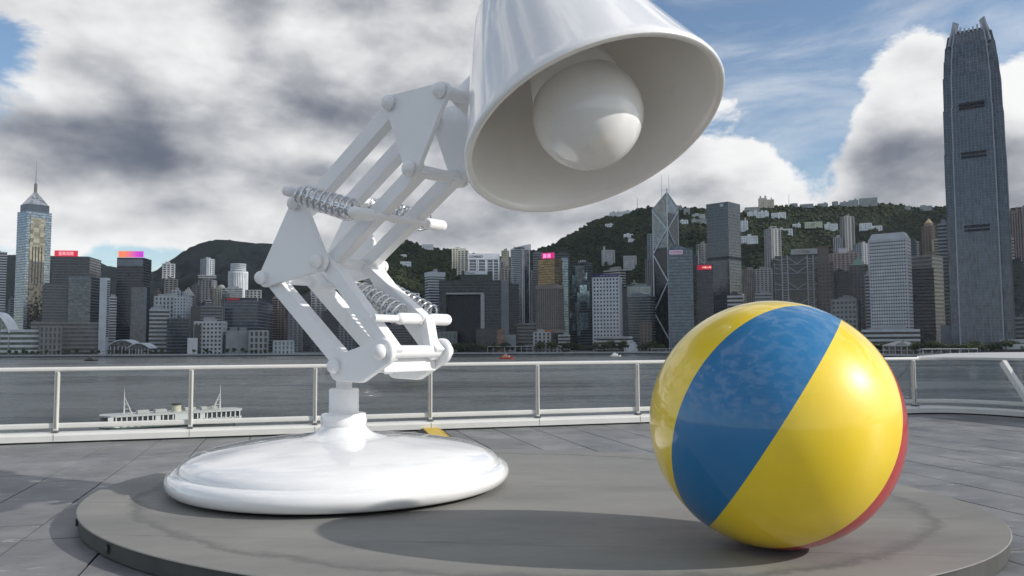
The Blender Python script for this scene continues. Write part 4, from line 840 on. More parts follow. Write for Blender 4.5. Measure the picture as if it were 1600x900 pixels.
house(2, 1160, 1186, 369, 380, 'long white building with gables on the right hillside'); house(2, 1222, 1241, 358, 367, 'white villas in the middle of the right hillside')
house(2, 1243, 1254, 350, 357, 'white house left of the pale yellow block'); house(2, 1262, 1288, 347, 355, 'pale yellow-green long block on the hillside', (0.6, 0.62, 0.45)); house(2, 1293, 1312, 350, 360, 'white block right of the pale yellow block')
house(2, 1348, 1366, 349, 359, 'white block on the hillside above the tower with round windows'); house(2, 1367, 1382, 353, 360, 'smaller white block right of the hillside white block')
for i, (a, b, yt, yb, lab) in enumerate(((1240, 1250, 318, 323, 'first small block on the skyline right of the cream pair'), (1255, 1275, 319, 324, 'long low block on the skyline'), (1283, 1298, 318, 323, 'second small grey block on the skyline'), (1306, 1314, 315, 323, 'narrow block on the skyline'), (1318, 1330, 316, 323, 'grey block left of the skyline estate'), (1332, 1346, 313, 322, 'left block of the skyline estate'), (1349, 1362, 310, 322, 'middle block of the skyline estate'), (1363, 1376, 309, 321, 'tallest block of the skyline estate'), (1419, 1428, 322, 328, 'small pale block right of the skyline estate'), (1444, 1462, 322, 328, 'pale low block on the skyline left of the tallest tower'))):
    house(2, a, b, yt, yb, lab, (0.38, 0.39, 0.38))
house(2, 1060, 1068, 322, 328, 'grey block on the crest right of the braced tower', (0.35, 0.35, 0.35)); house(2, 1072, 1080, 326, 334, 'second crest block right of the braced tower', (0.4, 0.4, 0.38)); house(2, 1085, 1104, 335, 341, 'pale low house row below the crest', (0.5, 0.5, 0.47)); house(2, 1066, 1077, 344, 349, 'white villa right of the braced tower'); house(2, 1084, 1106, 343, 350, 'terrace block left of the tall grey glass tower', (0.4, 0.39, 0.37))
def mast(h, x, yt, yb, label):
    p = hill_at(h, x, yb); m = MB(); z1 = ztop(x, yt, p.y)
    o = m.tube(p-UPV*8, (p.x, p.y, z1), 1.4, 0.5, 8).build('radio_mast', wall_mat((0.2, 0.2, 0.2)), None); tag(o, label, 'mast')
mast(2, 996, 308, 330, 'thin radio mast on the hill crest beside the lamp shade'); mast(2, 1233, 304, 326, 'thin radio mast on the right skyline')

# ---------------------------------------------------------------- waterfront trees
def leaf_mat():
    m, t, b = new_mat('foliage'); oi = tn(t, 'ShaderNodeObjectInfo'); f = tnoise(t, 0.5, 3)
    mx = tn(t, 'ShaderNodeMath', operation='ADD'); t.links.new(oi.outputs['Random'], mx.inputs[0]); t.links.new(f, mx.inputs[1])
    t.links.new(ramp2(t, mx.outputs[0], (0.020, 0.034, 0.016), (0.055, 0.075, 0.028), 0.4, 1.4), b.inputs['Base Color']); b.inputs['Roughness'].default_value = 0.9
    return m
LM = leaf_mat(); TM = wall_mat((0.07, 0.055, 0.04))
def make_tree(seed, hgt, rad, palm=False):
    r = random.Random(seed); t = empty('tree', (0, 0, 0)); m = MB(); m.tube((0, 0, 0), (0.2, 0.1, hgt*0.6), 0.45, 0.2, 6)
    if not palm:
        for k in range(4): a = r.random()*6.28; m.tube((0.1, 0.05, hgt*0.4), (rad*0.5*math.cos(a), rad*0.5*math.sin(a), hgt*0.72), 0.18, 0.06, 5)
    m.build('trunk', TM, t); m = MB()
    if palm:
        for k in range(11):
            a = 2*math.pi*k/11+r.random()*0.3; d = Vector((math.cos(a), math.sin(a), 0)); s = Vector((-d.y, d.x, 0)); p = Vector((0.2, 0.1, hgt*0.6)); el = 0.9
            for q in range(5):
                p2 = p+(d*math.cos(el)+UPV*math.sin(el))*rad*0.3; w0 = 0.5-0.08*q; b0 = len(m.v); m.v += [tuple(p-s*w0), tuple(p+s*w0), tuple(p2+s*w0), tuple(p2-s*w0)]; m.f.append((b0, b0+1, b0+2, b0+3)); p = p2; el -= 0.5
    else:
        lobes = [(Vector(((r.random()-0.5)*rad*1.1, (r.random()-0.5)*rad*1.1, hgt*(0.5+0.35*r.random()))), rad*(0.4+0.3*r.random())) for _ in range(7)]
        for k in range(420):
            c, rr = r.choice(lobes); d = Vector((r.gauss(0, 1), r.gauss(0, 1), r.gauss(0, 0.8))).normalized(); p = c+d*(rr*r.random()**0.4); n = (d+Vector((r.gauss(0, .5), r.gauss(0, .5), r.gauss(0, .5)))).normalized()
            x = n.cross(Vector((0.3, 0.5, 0.8))).normalized()*(0.35+0.45*r.random()); y = n.cross(x).normalized()*(0.35+0.45*r.random()); b0 = len(m.v); m.v += [tuple(p-x-y), tuple(p+x-y*0.6), tuple(p+x*0.7+y), tuple(p-x*0.8+y*0.8)]; m.f.append((b0, b0+1, b0+2, b0+3))
    link('crown', mesh('crown', m.v, m.f), LM, t); return t
protos = [make_tree(1, 12, 5.0), make_tree(2, 15, 5.6), make_tree(3, 10, 4.4), make_tree(4, 13, 6.2), make_tree(5, 11, 4.0, True)]
used = set()
def plant_tree(k, x, D, s, label, group):
    o = protos[k] if k not in used else copy_tree(protos[k]); used.add(k)
    o.location = (hx(x, D), D, CITYZ-0.3); o.scale = (s, s, s); o.rotation_euler[2] = rnd.random()*6.28; tag(o, label, 'tree', group)
G1 = ('small dark green tree in the row along the left shore', 'trees on the left shore'); G2 = ('dark green tree in the belt below the gateway block', 'trees below the gateway block'); G3 = ('dark green tree between the flared tower and the braced tower', 'trees of the central shore'); G4 = ('dark tree at the foot of the tallest towers on the right', 'trees on the right shore')
for i in range(46): plant_tree(rnd.choice((0, 2, 4, 2)), 8+i*9.2+rnd.uniform(-3, 3), 1438+rnd.uniform(-4, 10), rnd.uniform(0.6, 1.0), *G1)
for i in range(34): plant_tree(rnd.choice((0, 1, 3)), 672+i*4.3+rnd.uniform(-3, 3), 1448+rnd.uniform(-6, 24), rnd.uniform(0.8, 1.4), *G2)
for i in range(48): plant_tree(rnd.choice((0, 1, 3)), 840+i*4.2+rnd.uniform(-3, 3), 1452+rnd.uniform(-6, 40) - max(0, (840+i*4.2-1000))*0.8, rnd.uniform(0.75, 1.5), *G3)
for i in range(34): x = 1365+i*7; plant_tree(rnd.choice((0, 1, 3)), x+rnd.uniform(-3, 3), shoreD(x)+55+rnd.uniform(-6, 20), rnd.uniform(0.8, 1.3), *G4)
# covered walkway along the central promenade
def walkway(x0, x1, yt, D, label):
    a = P(x0, 545, D); b = P(x1, 545, D); t = empty('covered_walkway', ((a.x+b.x)/2, D, CITYZ)); tag(t, label, 'walkway'); z = ztop((x0+x1)/2, yt, D)-CITYZ; wd = (b.x-a.x)/2
    MB().box((0, 0, z), (wd, 4, 0.6)).build('roof', wall_mat((0.4, 0.4, 0.38)), t); n = int(wd/5)
    for i in range(n+1): MB().box((-wd+2*wd*i/n, -3, z/2-0.3), (0.4, 0.4, z/2-0.3)).build('column', wall_mat((0.35, 0.35, 0.33)), t)
walkway(762, 832, 541, 1445, 'long pale covered walkway on the central promenade'); walkway(1018, 1052, 545, 1420, 'low dark pier shed left of the ball'); walkway(1440, 1525, 545, 1010, 'long low covered walkway on the right shore')
for xx, yy, dd in ((900, 545, 1440), (880, 547, 1438), (915, 547, 1438)): pass

# ---------------------------------------------------------------- boats
WH = plain('boat_white', (0.62, 0.63, 0.6), 0.5)
def hull(mb, l, w_, h, z=-0.6, bow=0.28, both=False):
    n = 12; sec = []
    for i in range(n+1):
        u = i/n*2-1; tpr = 1.0
        if u > 1-2*bow: tpr = max(0.04, 1-((u-1+2*bow)/(2*bow))**2)
        if both and u < -1+2*bow: tpr = max(0.04, 1-((-u-1+2*bow)/(2*bow))**2)
        sec.append((u*l/2, w_/2*tpr))
    b = len(mb.v)
    for x, y in sec: mb.v += [(x*0.93, -y*0.75, z), (x*0.93, y*0.75, z), (x, y, h), (x, -y, h)]
    for i in range(n):
        o = b+i*4; mb.f += [(o, o+4, o+7, o+3), (o+1, o+2, o+6, o+5), (o+2, o+3, o+7, o+6), (o, o+1, o+5, o+4)]
    mb.f += [(b, b+3, b+2, b+1), (b+n*4, b+n*4+1, b+n*4+2, b+n*4+3)]
def ferry():
    a = P(155, 655, 160); b = P(376, 645, 177); c = (a+b)/2; ang = math.atan2(b.y-a.y, b.x-a.x); Lg = math.hypot(b.x-a.x, b.y-a.y)
    t = empty('ferry', (c.x, c.y, WZ), ang); tag(t, 'white double-ended harbour ferry with a funnel and two lattice masts', 'ferry')
    zr = P(265, 643, c.y).z-WZ; zd = zr-2.35; W_ = 7.2
    m = MB(); hull(m, Lg*0.98, W_, 2.6, -0.8, 0.3, True); m.build('hull', plain('ferry_green', (0.02, 0.05, 0.04), 0.4), t)
    def deck(nm, z0, z1, l, w_, mat, bow=0.16):
        n = 8; pts = []
        for i in range(n+1):
            q = -math.pi/2+math.pi*i/n; pts.append((l/2-l*bow/2+l*bow/2*math.cos(q), w_/2*math.sin(q)))
        pts += [(-x, -y) for x, y in pts]; return MB().prism(pts, z0, z1).build(nm, mat, t)
    deck('lower_deck', 2.6, zd-0.25, Lg*0.9, W_*0.9, plain('ferry_dark', (0.03, 0.04, 0.04))); deck('upper_deck_floor', zd-0.25, zd+0.05, Lg, W_*1.02, plain('ferry_green_rim', (0.05, 0.08, 0.07)))
    deck('upper_cabin', zd+0.05, zr-0.3, Lg*0.985, W_*0.93, plain('ferry_interior', (0.03, 0.035, 0.04), 0.2)); rf = deck('roof', zr-0.3, zr, Lg, W_*1.02, plain('ferry_roof', (0.5, 0.51, 0.49)))
    deck('bulwark', zd+0.06, zd+0.85, Lg*0.995, W_*0.97, WH)
    m = MB(); n = 27
    for i in range(n):
        x = -Lg*0.45+Lg*0.9*i/(n-1)
        for s in (-1, 1): MB().box((x, s*W_*0.478, (zd+zr)/2), (0.12 if i % 9 else 0.5, 0.09, (zr-zd)/2-0.3)).build('window_post', WH, t)
    for i in range(-9, 10):
        mm = MB(); nn = 10; x = i*Lg*0.047
        pts = [Vector((x+0.38*math.cos(2*math.pi*q/nn), -W_*0.5, zd+0.55+0.38*math.sin(2*math.pi*q/nn))) for q in range(nn+1)]; mm.path_tube(pts, 0.1, 5).build('life_ring', plain('life_ring', (0.5, 0.5, 0.48)), t)
    fn = MB().loft([(Vector((Lg*0.02, 0, zr-0.1)), 0.95), (Vector((Lg*0.02, 0, zr+1.3)), 0.9)], 18).build('funnel', plain('funnel', (0.5, 0.48, 0.36)), t, auto=True); MB().loft([(Vector((Lg*0.02, 0, zr+1.3)), 0.98), (Vector((Lg*0.02, 0, zr+1.7)), 0.98)], 18).build('funnel_cap', plain('funnel_black', (0.02, 0.02, 0.02)), fn)
    for s, k in ((-1, 1), (1, -1)):
        x = s*Lg*0.34; mm = MB(); top = Vector((x, 0, zr+4.3)); 
        for q in (-0.35, 0.35): mm.tube((x, q, zr-0.1), top, 0.09, 0.06, 6); mm.tube((x-s*1.5, q, zr-0.1), top-UPV*0.8, 0.08, 0.05, 6)
        for z in (1, 2): mm.bar((x, 0, zr+z), (x-s*1.5*(1-z/3.5), 0, zr+z), 0.09, 0.09)
        mm.tube(top, top+UPV*0.9, 0.04, 0.03, 5); mm.build('lattice_mast', WH, t)
    for x in (-0.22, -0.10, 0.12, 0.24, 0.28): MB().box((x*Lg, 0.6*(1 if x > 0 else -1), zr+0.35), (1.1, 0.8, 0.34)).build('roof_locker', plain('locker', (0.4, 0.41, 0.39)), t, bevel=0.05)
    MB().box((Lg*0.02, -W_*0.49, (zd+zr)/2), (1.2, 0.12, (zr-zd)/2-0.31)).build('side_door_panel', WH, t)
ferry()
def small_boat(x, y, l, colr, cab, label, ang=0.1):
    D = 0; p = G(x, y, WZ); t = empty('motor_boat', p, ang); tag(t, label, 'boat')
    m = MB(); hull(m, l, l*0.3, l*0.11); m.build('hull', plain('hull_paint', colr), t); MB().prism([(-l*0.3, -l*0.1), (l*0.12, -l*0.1), (l*0.2, 0), (l*0.12, l*0.1), (-l*0.3, l*0.1)], l*0.11, l*0.24).build('cabin', plain('cabin_paint', cab), t); MB().prism([(-l*0.2, -l*0.07), (l*0.02, -l*0.07), (l*0.02, l*0.07), (-l*0.2, l*0.07)], l*0.245, l*0.32).build('wheelhouse', plain('cabin_paint', cab), t); MB().tube((-l*0.08, 0, l*0.3), (-l*0.08, 0, l*0.48), l*0.012, None, 5).build('mast', plain('mast', (0.2, 0.2, 0.2)), t)
small_boat(143, 564, 17, (0.02, 0.02, 0.02), (0.05, 0.05, 0.05), 'small black boat on the water at the left'); small_boat(792, 561, 20, (0.30, 0.05, 0.03), (0.33, 0.16, 0.12), 'red and white launch above the railing in the middle'); small_boat(962, 557, 17, (0.6, 0.6, 0.6), (0.65, 0.65, 0.65), 'white motor yacht near the far shore left of the ball')

# ---------------------------------------------------------------- the deck
RA, RB = Vector((-14.0, 15.85-0.27*14.0, 0)), Vector((9.2, 15.85+0.27*9.2, 0)); rdir = (RB-RA).normalized(); rnorm = Vector((-rdir.y, rdir.x, 0))
CURVE = [Vector((9.2, 18.33, 0)), Vector((9.85, 18.28, 0)), Vector((10.45, 17.85, 0)), Vector((10.95, 17.1, 0)), Vector((11.4, 16.1, 0)), Vector((11.8, 15.0, 0)), Vector((12.3, 13.2, 0)), Vector((12.8, 10.5, 0))]
def cm_spline(pts, k):
    out = []
    for i in range(len(pts)-1):
        p0, p1, p2, p3 = pts[max(i-1, 0)], pts[i], pts[i+1], pts[min(i+2, len(pts)-1)]
        for j in range(k):
            t_ = j/k; out.append(0.5*((2*p1)+(p2-p0)*t_+(2*p0-5*p1+4*p2-p3)*t_*t_+(3*p1-p0-3*p2+p3)*t_**3))
    return out+[pts[-1]]
CV = cm_spline(CURVE, 6)
rail_poly = None
deck_poly = [((RA+rnorm*1.2).x, (RA+rnorm*1.2).y)] + [(p.x, p.y) for p in [RB+rnorm*1.2]+[v+Vector((0.9, 0.7, 0)) for v in CV[6:]]] + [(13.5, -16), (-16, -16), (-16, RA.y-0.6)]
op = [(x, y) for x, y in deck_poly][::-1]
dk = MB(); dk.prism(op, -1.2, -0.016); deck = dk.build('deck', plain('deck_joint', (0.012, 0.012, 0.013), 0.9), None, kind='structure')
def tile_mat():
    m, t, b = new_mat('deck_slate'); oi = tn(t, 'ShaderNodeObjectInfo'); c = tn(t, 'ShaderNodeTexCoord'); g = tn(t, 'ShaderNodeNewGeometry')
    n = tn(t, 'ShaderNodeTexNoise'); t.links.new(g.outputs['Position'], n.inputs['Vector']); n.inputs['Scale'].default_value = 1.1; n.inputs['Detail'].default_value = 9; n.inputs['Roughness'].default_value = 0.68
    n2 = tn(t, 'ShaderNodeTexNoise'); t.links.new(g.outputs['Position'], n2.inputs['Vector']); n2.inputs['Scale'].default_value = 26; n2.inputs['Detail'].default_value = 5
    base = ramp2(t, n.outputs['Fac'], (0.112, 0.116, 0.121), (0.235, 0.236, 0.238), 0.36, 0.66)
    hs = tn(t, 'ShaderNodeHueSaturation'); t.links.new(base, hs.inputs['Color']); mr = tn(t, 'ShaderNodeMapRange'); t.links.new(oi.outputs['Random'], mr.inputs[0]); mr.inputs[3].default_value = 0.93; mr.inputs[4].default_value = 1.06; t.links.new(mr.outputs[0], hs.inputs['Value'])
    # pale scuffs: short scratches
    mp = tn(t, 'ShaderNodeMapping'); t.links.new(g.outputs['Position'], mp.inputs[0]); mp.inputs['Scale'].default_value = (1.6, 5.0, 1); mp.inputs['Rotation'].default_value = (0, 0, 0.2)
    n3 = tn(t, 'ShaderNodeTexNoise'); t.links.new(mp.outputs[0], n3.inputs['Vector']); n3.inputs['Scale'].default_value = 1.3; n3.inputs['Detail'].default_value = 7; n3.inputs['Roughness'].default_value = 0.7
    sm = tn(t, 'ShaderNodeMapRange'); t.links.new(n3.outputs['Fac'], sm.inputs[0]); sm.inputs[1].default_value = 0.60; sm.inputs[2].default_value = 0.68
    mx = tn(t, 'ShaderNodeMix', data_type='RGBA'); t.links.new(sm.outputs[0], mx.inputs[0]); t.links.new(hs.outputs[0], mx.inputs[6]); mx.inputs[7].default_value = (0.33, 0.33, 0.325, 1)
    t.links.new(mx.outputs[2], b.inputs['Base Color'])
    rr = tn(t, 'ShaderNodeMapRange'); t.links.new(n.outputs['Fac'], rr.inputs[0]); rr.inputs[3].default_value = 0.42; rr.inputs[4].default_value = 0.7; t.links.new(rr.outputs[0], b.inputs['Roughness']); b.inputs['Specular IOR Level'].default_value = 0.4
    bp = tn(t, 'ShaderNodeBump'); bp.inputs['Strength'].default_value = 0.25; bp.inputs['Distance'].default_value = 0.01; t.links.new(n2.outputs['Fac'], bp.inputs['Height']); t.links.new(bp.outputs[0], b.inputs['Normal'])
    return m
TMAT = tile_mat(); TW, TL = 0.74, 1.28; gap = 0.018
def inside(p, poly):
    c = False; n = len(poly)
    for i in range(n):
        (x0, y0), (x1, y1) = poly[i-1], poly[i]
        if (y0 > p[1]) != (y1 > p[1]) and p[0] < (x1-x0)*(p[1]-y0)/(y1-y0)+x0: c = not c
    return c
def pix(p):
    c = CROT.transposed() @ (Vector(p)-Vector((0, 0, CAMH)))
    return None if c.z > -0.2 else (800-F*c.x/c.z, 450+F*c.y/c.z)
PC = Vector((-0.0475, 8.1527)); PE = math.atan2(0.3058, -0.9521)      # the plinth is a slightly turned ellipse
def prad(a): return 1/math.sqrt((math.cos(a-PE)/4.338)**2+(math.sin(a-PE)/3.234)**2)
cand = []
for i in range(-34, 34):
    for j in range(-30, 14):
        offs = 0.5*TL if i % 2 else 0.0
        q = [RB*0 + Vector((0, 15.85, 0)) + rdir*((i+u)*TW+0.31) - rnorm*((-j+v)*TL+0.5+offs-TL) for u, v in ((0, 0), (1, 0), (1, 1), (0, 1))]
        cand.append((q, sum(q, Vector())/4))
near, far = [], []
for q, c in cand:
    if not all(inside((p.x, p.y), deck_poly) for p in q) and not inside((c.x, c.y), deck_poly): continue
    if any((Vector((p.x, p.y))-PC).length > 0 and inside((p.x, p.y), deck_poly) is False for p in q): clip = True
    else: clip = False
    d = Vector((c.x, c.y))-PC
    hid = all((Vector((p.x, p.y))-PC).length < prad(math.atan2(p.y-PC.y, p.x-PC.x))-0.1 for p in q)
    px = pix(c); vis = px is not None and -70 < px[0] < 1670 and px[1] < 960
    if clip: continue
    if hid: continue
    (near if vis and c.y > 2 else far).append((q, c))
near.sort(key=lambda t_: t_[1].length); far += near[300:]; near = near[:300]
tb = MB(); hw, hl = TW/2-gap/2, TL/2-gap/2
tb.frustum([(-hw, -hl), (hw, -hl), (hw, hl), (-hw, hl)], [(-hw, -hl), (hw, -hl), (hw, hl), (-hw, hl)], -0.014, -0.0015); tb.frustum([(-hw, -hl), (hw, -hl), (hw, hl), (-hw, hl)], [(-hw+.0015, -hl+.0015), (hw-.0015, -hl+.0015), (hw-.0015, hl-.0015), (-hw+.0015, hl-.0015)], -0.0015, 0.0)
tile_me = mesh('tile', tb.v, tb.f); tile_me.materials.append(TMAT); ta = math.atan2(rdir.y, rdir.x)
bm = bmesh.new(); bm.from_mesh(tile_me); bmesh.ops.remove_doubles(bm, verts=bm.verts[:], dist=1e-5); bmesh.ops.recalc_face_normals(bm, faces=bm.faces[:]); bm.to_mesh(tile_me); bm.free()
for q, c in near:
    o = link('tile', tile_me, None, deck); o.location = (c.x, c.y, rnd.uniform(-0.0012, 0.0008)); o.rotation_euler = (rnd.gauss(0, 0.0006), rnd.gauss(0, 0.0006), ta)
m = MB()
for q, c in far: m.prism([(p.x+(c.x-p.x)*0.018, p.y+(c.y-p.y)*0.018) for p in q][::-1], -0.014, 0.0)
m.build('tiles', TMAT, deck, kind='stuff')

# ---------------------------------------------------------------- platform
def concrete(name, c0, c1, stain=True):
    m, t, b = new_mat(name); g = tn(t, 'ShaderNodeNewGeometry')
    def nz(s, d, r, sc_=None):
        n = tn(t, 'ShaderNodeTexNoise'); v = g.outputs['Position']
        if sc_: mp = tn(t, 'ShaderNodeMapping'); mp.inputs['Scale'].default_value = sc_; t.links.new(v, mp.inputs[0]); v = mp.outputs[0]
        t.links.new(v, n.inputs['Vector']); n.inputs['Scale'].default_value = s; n.inputs['Detail'].default_value = d; n.inputs['Roughness'].default_value = r; return n.outputs['Fac']
    a = nz(0.7, 9, 0.66, (0.6, 1.5, 1)); f = nz(30, 4, 0.6); base = ramp2(t, a, c0, c1, 0.34, 0.68)
    if stain:
        a2 = nz(1.6, 8, 0.7, (0.45, 1.6, 1)); sm = tn(t, 'ShaderNodeMapRange'); t.links.new(a2, sm.inputs[0]); sm.inputs[1].default_value = 0.57; sm.inputs[2].default_value = 0.70; sm.inputs[4].default_value = 0.55
        mx = tn(t, 'ShaderNodeMix', data_type='RGBA'); t.links.new(sm.outputs[0], mx.inputs[0]); t.links.new(base, mx.inputs[6]); mx.inputs[7].default_value = (*sc3(c0, 0.72), 1); base = mx.outputs[2]
        sy_ = tn(t, 'ShaderNodeSeparateXYZ'); mpp = tn(t, 'ShaderNodeMapping'); mpp.inputs['Rotation'].default_value = (0, 0, 0.12); t.links.new(g.outputs['Position'], mpp.inputs[0]); t.links.new(mpp.outputs[0], sy_.inputs[0])
        wv = tn(t, 'ShaderNodeMath', operation='MULTIPLY_ADD'); t.links.new(nz(1.3, 6, 0.7), wv.inputs[0]); wv.inputs[1].default_value = 0.10; t.links.new(sy_.outputs[1], wv.inputs[2])
        pg = tn(t, 'ShaderNodeMath', operation='PINGPONG'); t.links.new(wv.outputs[0], pg.inputs[0]); pg.inputs[1].default_value = 0.61
        ls = tn(t, 'ShaderNodeMapRange'); t.links.new(pg.outputs[0], ls.inputs[0]); ls.inputs[1].default_value = 0.003; ls.inputs[2].default_value = 0.016; ls.inputs[3].default_value = 1.0; ls.inputs[4].default_value = 0.0
        lm_ = tn(t, 'ShaderNodeMapRange'); t.links.new(nz(1.1, 4, 0.6), lm_.inputs[0]); lm_.inputs[1].default_value = 0.42; lm_.inputs[2].default_value = 0.62; lm_.inputs[4].default_value = 0.55
        l2 = tn(t, 'ShaderNodeMath', operation='MULTIPLY'); t.links.new(ls.outputs[0], l2.inputs[0]); t.links.new(lm_.outputs[0], l2.inputs[1])
        mx0 = tn(t, 'ShaderNodeMix', data_type='RGBA'); t.links.new(l2.outputs[0], mx0.inputs[0]); t.links.new(base, mx0.inputs[6]); mx0.inputs[7].default_value = (*sc3(c0, 0.5), 1); base = mx0.outputs[2]
        # worn ring just inside the rim
        vm = tn(t, 'ShaderNodeMapping'); vm.vector_type = 'TEXTURE'; t.links.new(g.outputs['Position'], vm.inputs[0]); vm.inputs['Location'].default_value = (PC.x, PC.y, 0.15); vm.inputs['Rotation'].default_value = (0, 0, PE); vm.inputs['Scale'].default_value = (4.338/4.3, 3.234/4.3, 1); ln = tn(t, 'ShaderNodeVectorMath', operation='LENGTH'); t.links.new(vm.outputs[0], ln.inputs[0])
        ad = tn(t, 'ShaderNodeMath', operation='MULTIPLY_ADD'); t.links.new(nz(2.2, 6, 0.7), ad.inputs[0]); ad.inputs[1].default_value = 0.55; t.links.new(ln.outputs['Value'], ad.inputs[2])
        rr = tn(t, 'ShaderNodeValToRGB'); t.links.new(ad.outputs[0], rr.inputs[0])
        mr = tn(t, 'ShaderNodeMapRange'); t.links.new(ad.outputs[0], mr.inputs[0]); mr.inputs[1].default_value = 3.6; mr.inputs[2].default_value = 4.6; t.links.new(mr.outputs[0], rr.inputs[0])
        e = rr.color_ramp.elements; e[0].position = 0.30; e[0].color = (0, 0, 0, 1); e[1].position = 0.52; e[1].color = (0, 0, 0, 1); q = rr.color_ramp.elements.new(0.44); q.color = (0.75, 0.75, 0.75, 1)
        mx2 = tn(t, 'ShaderNodeMix', data_type='RGBA'); t.links.new(rr.outputs[0], mx2.inputs[0]); t.links.new(base, mx2.inputs[6]); mx2.inputs[7].default_value = (*sc3(c0, 0.68), 1); base = mx2.outputs[2]
    t.links.new(base, b.inputs['Base Color']); b.inputs['Roughness'].default_value = 0.72; b.inputs['Specular IOR Level'].default_value = 0.35
    bp = tn(t, 'ShaderNodeBump'); bp.inputs['Strength'].default_value = 0.2; bp.inputs['Distance'].default_value = 0.008; t.links.new(f, bp.inputs['Height']); t.links.new(bp.outputs[0], b.inputs['Normal']); return m
PZ = 0.15
pt = empty('plinth', (0, 0, 0)); tag(pt, 'low grey concrete plinth under the lamp and the ball', 'plinth')
def ring(scale_off): return [(PC.x+(prad(2*math.pi*i/160)+scale_off)*math.cos(2*math.pi*i/160), PC.y+(prad(2*math.pi*i/160)+scale_off)*math.sin(2*math.pi*i/160)) for i in range(160)]
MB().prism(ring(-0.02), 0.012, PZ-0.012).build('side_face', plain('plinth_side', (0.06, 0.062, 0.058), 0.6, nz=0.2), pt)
m = MB(); m.frustum(ring(-0.018), ring(0), PZ-0.012, PZ-0.006); m.frustum(ring(0), ring(-0.008), PZ-0.006, PZ); m.build('top_slab', concrete('plinth_concrete', (0.175, 0.175, 0.165), (0.255, 0.25, 0.232)), pt)
MB().prism(ring(-0.06), -0.001, 0.0119).build('shadow_gap', plain('gap', (0.02, 0.02, 0.02)), pt)
for ang_px in ((152, 858), (106, 815)):
    q = G(*ang_px, 0.085); d = Vector((q.x-PC.x, q.y-PC.y)); an = math.atan2(d.y, d.x); rr = prad(an)-0.02; dv = Vector((math.cos(an), math.sin(an), 0)); tv = Vector((-dv.y, dv.x, 0)); c = Vector((PC.x, PC.y, 0.08))+dv*(rr+0.004)
    s = MB().box(c, (0.034, 0.006, 0.034), (tv, dv, UPV)).build('socket_plate', plain('socket', (0.03, 0.03, 0.03), 0.4), pt); MB().box(c+dv*0.008, (0.016, 0.004, 0.012), (tv, dv, UPV)).build('socket_insert', plain('socket_grey', (0.25, 0.25, 0.25)), s)

# ---------------------------------------------------------------- glass railing
rl = empty('glass_railing', (0, 15.85, 0)); tag(rl, 'white metal railing with clear glass panes along the deck edge', 'railing'); rl.location = (0, 0, 0)
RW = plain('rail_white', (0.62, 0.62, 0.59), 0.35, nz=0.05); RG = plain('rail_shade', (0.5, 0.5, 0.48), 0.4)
def pane_mat():
    m, t, b = new_mat('railing_glass'); N_ = t.nodes; N_.remove(b); out = N_['Material Output']
    tr = tn(t, 'ShaderNodeBsdfTransparent'); f = tnoise(t, 1.4, 6, 0.7); t.links.new(ramp2(t, f, (0.90, 0.92, 0.925), (0.945, 0.955, 0.955)), tr.inputs[0])
    gl = tn(t, 'ShaderNodeBsdfGlossy'); gl.inputs['Roughness'].default_value = 0.02; fr = tn(t, 'ShaderNodeFresnel'); fr.inputs['IOR'].default_value = 1.5
    df = tn(t, 'ShaderNodeBsdfDiffuse'); df.inputs['Color'].default_value = (0.5, 0.5, 0.5, 1); f3 = tnoise(t, 3.0, 8, 0.75); dm = tn(t, 'ShaderNodeMapRange'); t.links.new(f3, dm.inputs[0]); dm.inputs[1].default_value = 0.5; dm.inputs[2].default_value = 0.8; dm.inputs[3].default_value = 0.012; dm.inputs[4].default_value = 0.10
    m0 = tn(t, 'ShaderNodeMixShader'); t.links.new(dm.outputs[0], m0.inputs[0]); t.links.new(tr.outputs[0], m0.inputs[1]); t.links.new(df.outputs[0], m0.inputs[2])
    mx = tn(t, 'ShaderNodeMixShader'); t.links.new(fr.outputs[0], mx.inputs[0]); t.links.new(m0.outputs[0], mx.inputs[1]); t.links.new(gl.outputs[0], mx.inputs[2]); t.links.new(mx.outputs[0], out.inputs[0]); return m
PM = pane_mat(); RH = 1.27
def onrail(X): return Vector((X, 15.85+0.27*X, 0))
xs = [-7.74+2.055*k for k in range(-3, 9)]; xs = xs[:]          # posts
xs[-1] = 9.05
def railbar(nm, pts, wx, wz, z, mat=RW, bev=0.008, offy=0.0):
    m = MB(); n = len(pts)
    for a, b in zip(pts, pts[1:]):
        o = rnorm*offy; m.bar(a+o+UPV*z, b+o+UPV*z, wx, wz)
    return m.build(nm, mat, rl, bevel=bev if n == 2 else 0)
ends = [onrail(-13.9), onrail(9.2)]
for a, b in zip(xs, xs[1:]):
    pass
# top rail: rounded profile
def rail_profile(nm, path, prof, mat):
    m = MB(); n = len(prof); k = len(path)
    for i, p in enumerate(path):
        d = (path[min(i+1, k-1)]-path[max(i-1, 0)]).normalized(); nn = Vector((-d.y, d.x, 0))
        m.v += [tuple(p+nn*u+UPV*z) for u, z in prof]
    for i in range(k-1):
        for j in range(n): m.f.append((i*n+j, i*n+(j+1) % n, (i+1)*n+(j+1) % n, (i+1)*n+j))
    m.f += [tuple(range(n-1, -1, -1)), tuple((k-1)*n+j for j in range(n))]
    return m.build(nm, mat, rl, auto=True)
def rnd_rect(w_, z0, z1, r, q=4):
    out = []
    for cx, cz, a0 in ((w_/2-r, z1-r, 0), (-w_/2+r, z1-r, 90), (-w_/2+r, z0+r, 180), (w_/2-r, z0+r, 270)):
        for k in range(q+1): a = R(a0+90*k/q); out.append((cx+r*math.cos(a), cz+r*math.sin(a)))
    return out
full = [onrail(-13.9)] + [onrail(x) for x in (-10, -6, -2, 2, 6)] + CV
